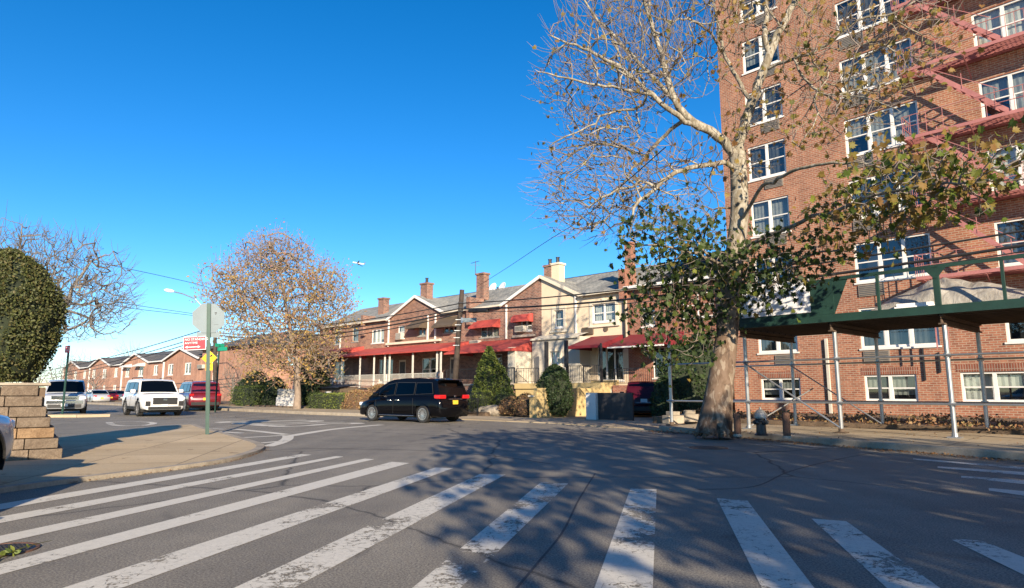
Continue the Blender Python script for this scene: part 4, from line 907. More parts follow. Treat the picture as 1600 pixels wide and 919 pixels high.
for zz in (3.4,): MB().bar((px0 + .45, -D_ + .2, 2.9), (px0 + .45, -D_ + .2, 5.7), .04).bar((px0 + .85, -D_ + .2, 2.9), (px0 + .85, -D_ + .2, 5.7), .04).build('drop_ladder', MT['escape_red'], FE, loc=L)

# ================================================================== sidewalk shed
SH = thing('sidewalk_shed', 'construction sidewalk shed with steel pipe posts and green parapet over the right pavement', 'scaffold', tuple(SHED.w(0, 0, .15)), SHED.rz)
def sl(o): return o
PX = [-5.3, -2.6, .04, 2.65, 5.3, 7.95, 10.6]; BY = 3.1; Z0 = 0.0; ZD = 2.72
for ix, x in enumerate(PX):
    for y in (0, BY):
        zt_ = ZD if not (ix == 0) else ZD - .05
        p = MB().tube([(x, y, .02), (x, y, zt_)], .057 if y == 0 else .05, 12).build('post', MT['galv'], SH, smooth=False)
        if ix > 0 or True:
            MB().box(x - .14, x + .14, y - .14, y + .14, 0, .035).lathe([(.075, .03), (.075, .12)], c=(x, y, 0), n=10).build('base_plate', MT['galv'] if ix % 2 else MT['plank'], p)
            m2 = MB()
            for z in (.80, 1.98): m2.lathe([(.085, z - .05), (.085, z + .05)], c=(x, y, 0), n=8)
            m2.build('coupler', MT['galv'], p)
for y in (0, BY):
    for z in (.80, 1.98):
        MB().tube([(PX[0] - .1, y - .09, z), (PX[-1], y - .09, z)], .026, 8).build('rail', MT['galv'], SH)
MB().tube([(PX[1], -.1, 1.95), (PX[2], -.1, .15)], .026, 8).build('brace', MT['galv'], SH)
MB().tube([(PX[1], BY - .1, 1.95), (PX[2], BY - .1, .15)], .022, 8).build('brace', MT['galv'], SH)
MB().tube([(PX[1], .15, .1), (PX[1] + .9, BY * .8, 1.2)], .022, 8).build('brace', MT['galv'], SH)
# deck: girders across, planks, edge beams
XD0, XD1 = PX[1] - .12, PX[-1] + .2
for x in PX[1:]:
    MB().box(x - .06, x + .06, -.25, BY + .25, ZD, ZD + .035).box(x - .01, x + .01, -.25, BY + .25, ZD + .035, ZD + .20).box(x - .06, x + .06, -.25, BY + .25, ZD + .20, ZD + .235).build('girder', MT['plank'], SH)
mb = MB()
y = -.2
while y < BY + .2: mb.box(XD0, XD1, y, y + .05, ZD + .237, ZD + .34); y += .42
mb.build('joists', MT['plank'], SH)
MB().box(XD0, XD1, -.28, BY + .28, ZD + .342, ZD + .40).build('deck_planks', MT['plank'], SH)
MB().box(XD0, XD1, -.36, -.29, ZD + .25, ZD + .46).build('edge_board', MT['green'], SH)
MB().box(XD0, XD1, BY + .29, BY + .35, ZD + .24, ZD + .42).build('edge_board', MT['plank'], SH)
zq = ZD + .46; zr = 4.12 - .0
MB().box(XD0, .22, -.36, -.33, zq + .003, 4.15).build('parapet_panel', MT['green'], SH)
MB().face([(.22, -.345, zq), (.62, -.345, 4.12), (.22, -.345, 4.15)]).face([(.22, -.335, zq), (.22, -.335, 4.15), (.62, -.335, 4.12)]).build('parapet_gusset', MT['green'], SH, fix=False)
MB().box(XD0, XD0 + .03, -.32, BY, zq, 4.15).build('parapet_side', MT['green'], SH)
MB().bar((.2, -.345, 4.13), (XD1, -.345, 4.13), .05, .09).build('top_rail', MT['green'], SH)
for i, x in enumerate((1.33, 2.65, 3.98, 5.3, 6.6, 7.95)):
    w = .13 if i % 2 else .06
    o = MB().box(x - w / 2, x + w / 2, -.34 - .03, -.28, zq, 4.12).build('parapet_post', MT['green'], SH)
    MB().prism_y([(x - .24, 4.09), (x + .24, 4.09), (x + .04, 3.84), (x - .04, 3.84)], -.385, -.372).build('gusset', MT['green'], o) if i % 2 else None
# company banner
bx0, bz0 = SHED.pt(1168, 512, -.37); bx1, bz1 = SHED.pt(1275, 452, -.37)
BN = thing('banner', 'white printed contractor banner on the dark green shed parapet, half hidden by leaves', 'banner', tuple(SHED.w(-2.45, -.38, 0)), SHED.rz)
MB().box(0, 2.05, -.006, .006, 3.42, 4.36).build('sheet', MT['sign_white'], BN)
Mt = lambda x, y, z: Matrix.Translation((x, y, z)) @ Matrix.Rotation(R(90), 4, 'X')
text('CONSTRUCTION  INC', .15, MT['ink_blue'], BN, Mt(1.15, -.012, 3.95), sx=1.0)
text('LICENSED & INSURED', .075, MT['ink_blue'], BN, Mt(1.1, -.012, 3.60), sx=1.0) if False else None
MB().box(.5, 1.75, -.009, -.0065, 3.555, 3.575).build('printed_rule', MT['ink_blue'], BN)
MB().box(1.82, 1.90, -.009, -.0065, 3.62, 3.66).build('printed_mark', MT['ink_blue'], BN)
# heap under a plastic sheet on the deck
random.seed(3)
TP = thing('covered_heap', 'heap of materials under a crumpled translucent plastic sheet on the shed deck', 'tarp', tuple(SHED.w(1.0, 1.2, .15 + ZD + .40)), SHED.rz)
from mathutils import noise as mn
def drape(u, v, pk, hh):
    a = math.atan2((v - .5) * .8, u - pk); rr_ = math.hypot((v - .5) * 1.1, (u - pk) * .95)
    base = max(0, 1 - abs(u - pk) / (1 - pk if u > pk else pk)) ** .62 * max(0, math.sin(math.pi * v)) ** .6
    return hh * base + .10 * hh * abs(math.sin(4.5 * a + 1.7 * mn.noise(Vector((u * 3, v * 3, pk))))) * min(1, rr_ * 5) * (base ** .4)
def sheet(name, x0, x1, y0, y1, hf, nx, ny, parent, mat, seed=0.0):
    vs = []; fs = []
    for j in range(ny + 1):
        for i in range(nx + 1):
            x = x0 + (x1 - x0) * i / nx; y = y0 + (y1 - y0) * j / ny
            h = hf((x - x0) / (x1 - x0), (y - y0) / (y1 - y0)); h += h * .10 * mn.noise(Vector((x * 2.2 + seed, y * 2.2, 0))) + .04 * abs(mn.noise(Vector((x * 3 + seed, y * 7, 3)))) * min(1, h * 4)
            vs.append((x, y, max(.01, h)))
    for j in range(ny):
        for i in range(nx): a = j * (nx + 1) + i; fs.append((a, a + 1, a + nx + 2, a + nx + 1))
    return MB().raw(vs, fs).build(name, MT[mat], parent, smooth=True, fix=False)
sheet('sheet', -.2, 3.7, -1.2, 1.2, lambda u, v: drape(u, v, .40, .86), 110, 60, TP, 'tarp')
TQ = thing('covered_heap', 'smaller pile of plastic-wrapped bags on the shed deck, right of the green parapet post', 'tarp', tuple(SHED.w(4.6, .9, .15 + ZD + .40)), SHED.rz)
sheet('sheet', -.6, 2.4, -1.0, 1.0, lambda u, v: drape(u, v, .30, .50), 80, 44, TQ, 'tarp', 7)
for k, (x, y) in enumerate(((-.1, -.85), (.5, -.9))):
    bm = bmesh.new(); bmesh.ops.create_icosphere(bm, subdivisions=3, radius=.2)
    for v in bm.verts: v.co += v.co.normalized() * (.09 * mn.noise(v.co * 9 + Vector((k * 5, 0, 0)))); v.co.z = max(-.1, v.co.z * .8)
    me = bpy.data.meshes.new('rubbish_bag'); bm.to_mesh(me); bm.free(); me.materials.append(MT['sign_white'] if k else MT['tarp']); o = bpy.data.objects.new('rubbish_bag', me); COL.objects.link(o)
    o.location = SHED.w(4.6 + x, .9 + y, .15 + ZD + .5); me.polygons.foreach_set('use_smooth', [True] * len(me.polygons))
    tag(o, ['translucent knotted bag beside the green parapet post on the deck', 'white knotted rubbish bag right of the translucent one on the deck'][k], 'bag')
BD = MB().box(-.5, .5, -.15, .15, 0, .12).box(-.45, .35, -.12, .12, .12, .2).build('lumber_stack', MT['sign_white']); BD.location = SHED.w(2.1, .05, .15 + ZD + .40); BD.rotation_euler = (0, 0, SHED.rz + .1)
tag(BD, 'short stack of white boards at the front edge of the deck before the sheeted heap', 'boards')
# ================================================================== vehicles (x forward, y left, z up, metres)
def interp(tab, x):
    for i in range(len(tab) - 1):
        (a, b), (c, d) = tab[i], tab[i + 1]
        if a <= x <= c: t = (x - a) / (c - a) if c > a else 0; t = t; return b + (d - b) * t
    return tab[0][1] if x < tab[0][0] else tab[-1][1]
def car(name, label, cat, loc, heading, col, S, glass='car_glass', rear_plate='plate_yellow', front_plate='plate_white', group=None):
    """S: L, W, belt [(x,z)] top line of the lower body, bot, roof dict, wheels (xr, xf, r)"""
    t = thing(name, label, cat, tuple(loc), heading, group)
    Lh = S['L'] / 2; W = S['W'] / 2; bot = S['bot']; belt = S['belt']; xr, xf, r = S['wheels']; paint_ = MT[col]
    # lower body loft
    n = 44; ring = []; vs = []; fs = []
    plan = S['plan']                       # half-width factor along x
    for i in range(n + 1):
        x = -Lh + S['L'] * i / n; zb = bot(x) if callable(bot) else bot; zt = interp(belt, x); w = W * interp(plan, x)
        h = zt - zb
        prof = [(0, zb), (w * .86, zb), (w * .965, zb + h * .10), (w * .99, zb + h * .30), (w * 1.0, zb + h * .52), (w * .985, zb + h * .74), (w * .96, zb + h * .90), (w * .90, zt - .012), (w * .78, zt + .012), (w * .4, zt + .035), (0, zt + .042)]
        k = len(prof)
        pts = [(x, p[0], p[1]) for p in prof] + [(x, -p[0], p[1]) for p in reversed(prof[1:-1])]
        vs += pts; m = len(pts)
    for i in range(n):
        for j in range(m): fs.append((i * m + j, i * m + (j + 1) % m, (i + 1) * m + (j + 1) % m, (i + 1) * m + j))
    fs.append(tuple(range(m))); fs.append(tuple(n * m + j for j in reversed(range(m))))
    # wheel openings: faces of the side near a wheel are dropped
    def in_arch(f):
        c = sum((Vector(vs[i]) for i in f), Vector()) / len(f)
        if abs(c.y) < W * .80: return False
        return any((c.x - wx) ** 2 + (c.z - r) ** 2 < (r * 1.16) ** 2 for wx in (xr, xf))
    body = MB().raw(vs, [f for f in fs if len(f) > 4 or not in_arch(f)]).build('body', paint_, t, smooth=True)
    # arches (dark liners + lips) and wheels
    for wx in (xr, xf):
        for s in (-1, 1):
            mb = MB(); seg = 20; ra = r * 1.17; vs2 = []; w0 = W * interp(plan, wx)
            arc = [(wx + ra * math.cos(math.pi * (-.12 + 1.24 * q / seg)), r + ra * math.sin(math.pi * (-.12 + 1.24 * q / seg))) for q in range(seg + 1)]
            for q in range(seg):
                (xa, za), (xb, zb2) = arc[q], arc[q + 1]
                mb.face([(xa, s * w0 * 1.0, za), (xb, s * w0 * 1.0, zb2), (xb, s * (w0 - .38), zb2), (xa, s * (w0 - .38), za)])
            mb.face([(p[0], s * (w0 - .38), p[1]) for p in arc]); lin = mb.build('arch_liner', MT['black_plastic'], t, fix=False)
            mb = MB()
            for q in range(seg):
                (xa, za), (xb, zb2) = arc[q], arc[q + 1]; k2 = 1.10 if S.get('cladding') else 1.06
                xo = wx + (xa - wx) * k2; zo = r + (za - r) * k2; xo2 = wx + (xb - wx) * k2; zo2 = r + (zb2 - r) * k2
                mb.face([(xa, s * (w0 + .008), za), (xb, s * (w0 + .008), zb2), (xo2, s * (w0 - .012), zo2), (xo, s * (w0 - .012), zo)])
                mb.face([(xa, s * (w0 + .008), za), (xb, s * (w0 + .008), zb2), (xb, s * (w0 - .08), zb2), (xa, s * (w0 - .08), za)])
            mb.build('wheel_arch', MT['black_plastic'] if S.get('cladding') else paint_, t, fix=False)
            wy = s * (w0 - .125)
            wh = MB().lathe([(r * .62, -.11), (r * .94, -.115), (r, -.085), (r, .085), (r * .94, .115), (r * .62, .11)], c=(0, 0, 0), n=36, axis='y', caps=False).build('wheel', MT['tyre'], t, smooth=False, loc=(wx, wy, r))
            mb = MB(); mb.lathe([(r * .70, .085), (r * .70, .112), (r * .62, .112), (r * .60, .03)], n=30, axis='y', caps=False); mb.lathe([(r * .12, .0), (r * .12, .095)], n=12, axis='y')
            ns = S.get('spokes', 10)
            for k in range(ns):
                a = 2 * math.pi * k / ns; p0 = Vector((math.cos(a) * r * .09, .088, math.sin(a) * r * .09)); p1 = Vector((math.cos(a + .12) * r * .64, .098, math.sin(a + .12) * r * .64)); mb.bar(p0, p1, r * .085, .02, up=(0, 1, 0))
            rim = mb.build('rim', MT['rim'], wh, smooth=False, fix=False); rim.rotation_euler = (0, 0, 0 if s > 0 else math.pi)
            MB().lathe([(r * .66, .0), (r * .66, .035)], n=24, axis='y').build('brake_disc', MT['black_plastic'], wh, fix=False).rotation_euler = (0, 0, 0 if s > 0 else math.pi)
    # greenhouse
    g = S['roof']           # list of (x, z) from rear base up over roof to front base ; belt y -> roof y
    zr = max(p[1] for p in g); wb = W * .92; wr = W * S.get('tumble', .74)
    def hw(x, z):
        zb = interp(belt, x); tt = max(0, min(1, (z - zb) / max(.01, zr - zb))); k = interp(plan, x)
        return (wb + (wr - wb) * tt ** 1.1) * (.5 + .5 * k)
    m = len(g); mb = MB(); vs = []; fs = []; cols = 9
    for (x, z) in g:
        w = hw(x, z)
        vs += [(x, w * (2 * q / (cols - 1) - 1), z + .035 * (1 - (2 * q / (cols - 1) - 1) ** 2) * (1 if z > zr - .2 else .3)) for q in range(cols)]
    for i in range(m - 1):
        for q in range(cols - 1): fs.append((i * cols + q, i * cols + q + 1, (i + 1) * cols + q + 1, (i + 1) * cols + q))
    zlow = lambda x: interp(belt, x) - .04
    for side in (0, cols - 1):
        poly = [vs[i * cols + side] for i in range(m)]
        b0 = len(vs); low = []
        for p in poly: vs.append((p[0], (wb if side else -wb) * (.5 + .5 * interp(plan, p[0])) * .985, zlow(p[0]))); low.append(len(vs) - 1)
        for i in range(m - 1): fs.append((i * cols + side, (i + 1) * cols + side, low[i + 1], low[i]))
    cab = mb.raw(vs, fs).build('cabin', paint_, t, smooth=False, fix=True)
    # glazing panels on the cabin skin
    for wn_ in S['sideglass']:
        for s in (-1, 1):
            poly = [(x, s * (hw(x, z) + .008 + .004), z) for x, z in wn_]
            MB().face(poly).build('side_window', MT[glass] if not S.get('opaque') else MT['dark'], t, fix=False)
            MB().face([(x, s * (hw(x, z) + .004), z) for x, z in [(sum(p[0] for p in wn_) / len(wn_) + (q[0] - sum(p[0] for p in wn_) / len(wn_)) * 1.06, sum(p[1] for p in wn_) / len(wn_) + (q[1] - sum(p[1] for p in wn_) / len(wn_)) * 1.10) for q in wn_]]).build('window_seal', MT['black_plastic'], t, fix=False)
    for nm, (xa, za), (xb, zb2), ex in (('windscreen', *S['windscreen'], 1), ('rear_window', *S['rearglass'], -1)):
        na = hw(xa, za) - .06; nb = hw(xb, zb2) - .08; o_ = .012; N_ = 6; vs = []; fs = []
        for (x, z, w) in ((xa, za, na), (xb, zb2, nb)):
            for q in range(N_ + 1): u = 2 * q / N_ - 1; vs.append((x + ex * (o_ + .0), w * u, z + o_ + .035 * (1 - u * u) * (1 if z > zr - .2 else .3)))
        for q in range(N_): fs.append((q, q + 1, N_ + 2 + q, N_ + 1 + q))
        MB().raw(vs, fs).build(nm, MT[glass], t, fix=False, smooth=True)
    # door lines, handles, sill, mirrors
    for s in (-1, 1):
        for x in S['doors']:
            zt = interp(belt, x); w = W * interp(plan, x); MB().box(x - .006, x + .006, s * (w * 1.0 + .001) - .003, s * (w + .001) + .003, .35, zt - .1).build('door_seam', MT['black_plastic'], t)
        for x in S['handles']:
            zt = interp(belt, x); w = W * interp(plan, x); MB().box(x - .09, x + .09, s * (w - .012) - .018, s * (w - .012) + .018, zt - .17, zt - .135).build('door_handle', MT['chrome'] if S.get('chrome_handles') else paint_, t, bevel=.006)
        xm, zm = S['mirror']; w = W * 1.0
        mm = MB().box(xm - .10, xm + .10, s * (w + .12) - .11, s * (w + .12) + .11, zm - .08, zm + .10).build('mirror', paint_, t, bevel=.04)
        MB().bar((xm, s * (w - .08), zm - .04), (xm, s * (w + .05), zm - .03), .06, .04).build('mirror_stalk', MT['black_plastic'], mm)
        w = W * .985
        MB().box(xr + r * 1.35, xf - r * 1.35, s * w - .02, s * w + .022, S.get('sill', .26), S.get('sill', .26) + (.16 if S.get('cladding') else .03)).build('sill_trim', MT['black_plastic'] if S.get('cladding') else MT['chrome'], t, bevel=.01)
    # lights, plates, bumpers
    for s in (-1, 1):
        for (nm, poly, m_) in (('headlight', S['head'], 'lamp_clear'), ('taillight', S['tail'], 'lamp_red')):
            x0, x1, y0, y1, z0, z1 = poly
            MB().box(x0, x1, min(s * y0, s * y1), max(s * y0, s * y1), z0, z1).build(nm, MT[m_], t, bevel=.03)
    for (nm, bx, m_) in S['extra']:
        x0, x1, y0, y1, z0, z1 = bx; MB().box(x0, x1, y0, y1, z0, z1).build(nm, MT[m_], t, bevel=.012)
    if rear_plate: 
        x, z = S['rplate']; p = MB().box(x - .015, x + .01, -.155, .155, z - .08, z + .08).build('number_plate', MT[rear_plate], t)
        MB().box(x - .018, x - .0155, -.11, .11, z - .025, z + .03).build('plate_characters', MT['ink_blue'], p) if False else None
    if front_plate: x, z = S['fplate']; MB().box(x - .01, x + .015, -.155, .155, z - .08, z + .08).build('number_plate', MT[front_plate], t)
    if S.get('rack'):
        for s in (-1, 1): MB().tube([(S['rack'][0], s * wr * .86, zr + .03), (S['rack'][0] + .1, s * wr * .86, zr + .09), (S['rack'][1] - .1, s * wr * .86, zr + .09), (S['rack'][1], s * wr * .86, zr + .02)], .02, 6).build('roof_rail', MT['black_plastic'], t)
    MB().box(-Lh + .5, Lh - .5, -W * .7, W * .7, .2, .45).build('underbody', MT['black_plastic'], t)
    # dark seats inside
    mb = MB()
    for x in S['seats']:
        for y in (-.4, .4): mb.box(x - .1, x + .12, y - .24, y + .24, .6, interp(belt, x) + .22); mb.box(x - .05, x + .06, y - .12, y + .12, interp(belt, x) + .24, interp(belt, x) + .40)
    mb.build('seats', MT['black_plastic'], t)
    return t
VAN = dict(L=5.1, W=1.98, bot=.24, wheels=(-1.62, 1.42, .345), cladding=False, spokes=14, tumble=.72, chrome_handles=True,
    belt=[(-2.55, .80), (-2.50, .98), (-2.3, 1.10), (-1, 1.08), (.6, 1.04), (1.15, 1.01), (1.6, .96), (2.2, .82), (2.45, .70), (2.55, .56)],
    plan=[(-2.55, .84), (-2.45, .93), (-2.1, .985), (-1, 1), (1.2, 1), (1.9, .96), (2.3, .86), (2.48, .74), (2.55, .62)],
    roof=[(-2.48, 1.05), (-2.35, 1.40), (-2.22, 1.68), (-2.0, 1.76), (-1.2, 1.80), (-.3, 1.80), (.3, 1.76), (.62, 1.68), (1.1, 1.42), (1.72, 1.0)],
    sideglass=[[(-2.12, 1.18), (-1.15, 1.15), (-1.12, 1.60), (-1.95, 1.60)], [(-1.05, 1.15), (.02, 1.12), (.02, 1.62), (-1.02, 1.61)], [(.12, 1.12), (1.12, 1.08), (.98, 1.28), (.58, 1.54), (.12, 1.61)]],
    windscreen=((1.62, 1.06), (.68, 1.66)), rearglass=((-2.43, 1.14), (-2.24, 1.62)), doors=[.07, -1.08, 1.15], handles=[-.12, .35], mirror=(1.02, 1.12),
    head=(2.12, 2.40, .56, .84, .66, .80), tail=(-2.52, -2.20, .52, .92, .96, 1.12), rplate=(-2.545, .82), fplate=(2.57, .45), seats=(.35, -.7),
    extra=[('spoiler', (-2.42, -2.05, -.62, .62, 1.70, 1.74), 'car_black'), ('grille', (2.42, 2.56, -.5, .5, .38, .60), 'black_plastic'), ('rear_trim', (-2.565, -2.53, -.42, .42, .93, .96), 'chrome'), ('emblem', (-2.53, -2.50, -.06, .06, 1.02, 1.10), 'chrome')])
SUV = dict(L=4.95, W=2.05, bot=.34, wheels=(-1.42, 1.43, .41), cladding=True, spokes=6, tumble=.78, sill=.34, rack=(-1.8, .6),
    belt=[(-2.47, .92), (-2.42, 1.12), (-2.2, 1.18), (0, 1.17), (.9, 1.17), (1.3, 1.16), (2.2, 1.10), (2.38, 1.02), (2.47, .80)],
    plan=[(-2.47, .90), (-2.35, .97), (-1, 1), (1.7, 1), (2.2, .96), (2.4, .90), (2.47, .84)],
    roof=[(-2.42, 1.15), (-2.34, 1.5), (-2.22, 1.84), (-1.9, 1.89), (-.5, 1.90), (.35, 1.87), (.62, 1.80), (.95, 1.45), (1.22, 1.15)],
    sideglass=[[(-2.05, 1.27), (-1.35, 1.26), (-1.35, 1.72), (-1.95, 1.72)], [(-1.27, 1.26), (-.28, 1.25), (-.28, 1.73), (-1.27, 1.73)], [(-.18, 1.25), (.82, 1.24), (.52, 1.70), (-.18, 1.73)]],
    windscreen=((1.16, 1.21), (.66, 1.78)), rearglass=((-2.39, 1.24), (-2.25, 1.74)), doors=[-.23, -1.31, .92], handles=[-.5, .05], mirror=(.82, 1.27),
    head=(2.16, 2.44, .62, .96, .84, .98), tail=(-2.48, -2.30, .70, .97, .98, 1.12), rplate=(-2.50, .78), fplate=(2.50, .55), seats=(.05, -.95),
    extra=[('grille', (2.38, 2.54, -.56, .56, .62, .95), 'black_plastic'), ('grille_emblem', (2.53, 2.55, -.09, .09, .80, .90), 'chrome'), ('lower_intake', (2.38, 2.53, -.75, .75, .36, .50), 'black_plastic'), ('bumper_insert', (2.38, 2.48, .64, .88, .52, .78), 'black_plastic'), ('bumper_insert', (2.38, 2.48, -.88, -.64, .52, .78), 'black_plastic'), ('rear_bumper', (-2.53, -2.40, -.85, .85, .38, .58), 'black_plastic')])
SUV2 = dict(SUV); SUV2.update(L=4.6, W=1.88, rack=None, cladding=True, bot=.28, wheels=(-1.32, 1.36, .36), sill=.28, spokes=8,
    belt=[(-2.3, .82), (-2.24, 1.05), (-2.0, 1.10), (0, 1.05), (.9, 1.02), (1.3, .98), (2.0, .88), (2.2, .78), (2.3, .60)],
    plan=[(-2.3, .84), (-2.15, .95), (-1, 1), (1.4, 1), (2.0, .93), (2.2, .82), (2.3, .70)],
    roof=[(-2.2, 1.06), (-2.02, 1.36), (-1.75, 1.62), (-1.4, 1.68), (-.4, 1.70), (.25, 1.65), (.5, 1.58), (.95, 1.3), (1.42, .97)],
    sideglass=[[(-1.75, 1.17), (-1.15, 1.15), (-1.12, 1.50), (-1.55, 1.50)], [(-1.07, 1.15), (-.1, 1.12), (-.1, 1.54), (-1.05, 1.52)], [(0, 1.12), (.98, 1.08), (.8, 1.26), (.42, 1.48), (0, 1.54)]],
    windscreen=((1.33, 1.03), (.55, 1.56)), rearglass=((-2.12, 1.14), (-1.82, 1.56)), doors=[-.05, -1.1, .98], handles=[-.3, .25], mirror=(.88, 1.12),
    head=(1.90, 2.16, .52, .80, .70, .82), tail=(-2.30, -2.02, .48, .86, .92, 1.04), rplate=(-2.30, .80), fplate=(2.32, .45), seats=(.15, -.8),
    extra=[('grille', (2.18, 2.31, -.45, .45, .42, .66), 'black_plastic'), ('rear_bumper', (-2.34, -2.2, -.75, .75, .30, .52), 'black_plastic'), ('rear_trim', (-2.335, -2.29, -.4, .4, .68, .70), 'chrome')])
SUV3 = dict(SUV); SUV3.update(rack=None, spokes=7, extra=[('grille', (2.40, 2.49, -.62, .62, .80, 1.02), 'chrome'), ('grille_slat', (2.485, 2.50, -.55, .55, .88, .92), 'black_plastic'), ('bumper', (2.40, 2.52, -.82, .82, .62, .78), 'chrome'), ('lower_intake', (2.40, 2.51, -.75, .75, .40, .58), 'black_plastic'), ('rear_bumper', (-2.53, -2.40, -.85, .85, .42, .60), 'black_plastic')])
SED = dict(SUV2); SED.update(W=1.82, bot=.2, wheels=(-1.35, 1.4, .32), sill=.2, cladding=False,
    belt=[(-2.3, .66), (-2.22, .88), (-1.5, .95), (0, .92), (.9, .90), (1.3, .86), (2.0, .74), (2.2, .66), (2.3, .5)],
    roof=[(-1.75, .93), (-1.3, 1.2), (-.9, 1.38), (-.3, 1.43), (.2, 1.40), (.45, 1.34), (.85, 1.12), (1.3, .86)],
    sideglass=[[(-1.35, 1.03), (-.3, 1.0), (-.3, 1.30), (-.85, 1.28)], [(-.2, 1.0), (.85, .96), (.4, 1.25), (-.2, 1.30)]],
    windscreen=((1.2, .92), (.48, 1.32)), rearglass=((-1.66, 1.0), (-1.0, 1.34)), mirror=(.8, .98), head=(1.95, 2.18, .5, .78, .55, .68), tail=(-2.30, -2.1, .5, .82, .70, .84), rplate=(-2.3, .55),
    extra=[('grille', (2.18, 2.31, -.45, .45, .36, .55), 'black_plastic')])
def hd(dx, dy): return math.atan2(dy, dx)
AV = hd(-.725, .688)
car('black_minivan', 'glossy black minivan with a yellow rear plate stopped at the junction before the brick terrace', 'minivan', (-4.35, 28.7, 0), hd(-.80, .60), 'car_black', VAN)
car('white_suv', 'white boxy off-road vehicle with black grille and roof rails facing the camera on the avenue', 'suv', (-19.25, 35.6, 0), hd(.66, -.75), 'car_white', SUV, glass='car_glass')
car('red_pickup', 'dark red tall vehicle seen from behind next to the white suv', 'suv', (-21.4, 45.0, 0), hd(-.62, .78), 'car_red', SUV, glass='car_glass_clear', front_plate=None)
car('silver_suv', 'light silver large vehicle with chrome bars facing the camera beside the red parking sign', 'suv', (-25.3, 37.6, 0), hd(.56, -.83), 'car_silver', SUV3, front_plate='plate_white')
car('dark_red_suv', 'red suv with paint darkened for the shade, parked nose-in in the shaded driveway behind the gate', 'suv', (6.7, 34.0, .03), R(80), 'car_red_shaded', SUV2, rear_plate='plate_white', front_plate=None)
car('silver_suv', 'silver vehicle cut off by the left edge of the picture', 'suv', (-7.28, 6.75, .06), hd(-.08, 1), 'car_silver', SUV2, rear_plate=None)
VANB = dict(SUV); VANB.update(rack=None, roof=[(-2.42, 1.15), (-2.38, 1.9), (-2.34, 2.5), (-2.1, 2.62), (-.5, 2.64), (.55, 2.60), (.85, 2.45), (1.2, 1.8), (1.5, 1.15)], tumble=.86, windscreen=((1.42, 1.3), (1.0, 2.15)), rearglass=((-2.40, 1.4), (-2.36, 2.1)))
car('shadow_van', 'white high-roofed van added unseen beyond the left edge for its shadow on the road', 'van', (-5.35, 1.55, 0), hd(-.03, 1), 'car_white', VANB, rear_plate=None)  # added out of view, roof raised so its shadow reaches the road ahead
car('parked_car', 'small black car half hidden behind the hedge and the red pickup', 'car', tuple(ROW.w(-37.0, -9.4, .13)), AV, 'car_black', SED)
car('parked_car', 'small bright red car parked behind the slender autumn tree', 'car', tuple(ROW.w(-26.6, -5.2, .22)), ROW.rz - R(60), 'car_red', SED)
car('parked_car', 'grey car parked behind the black minivan in front of the stoop', 'car', tuple(ROW.w(-9.3, -6.2, .2)), ROW.rz + R(70), 'car_silver', SED)
for i, (px, py, c, hh, lb) in enumerate(((150, 627, 'car_silver', AV, 'small pale car far down the avenue left of the white suv'), (165, 623, 'car_red', AV, 'tiny red car far down the avenue'), (182, 625, 'car_grey', AV + math.pi, 'tiny grey car far away just left of the white suv'))):
    g = G(px, py); Y = 74 + 8 * i; p = atY(px, 620, Y); car('distant_car', lb, 'car', (p.x, p.y, 0), hh, c, SED)
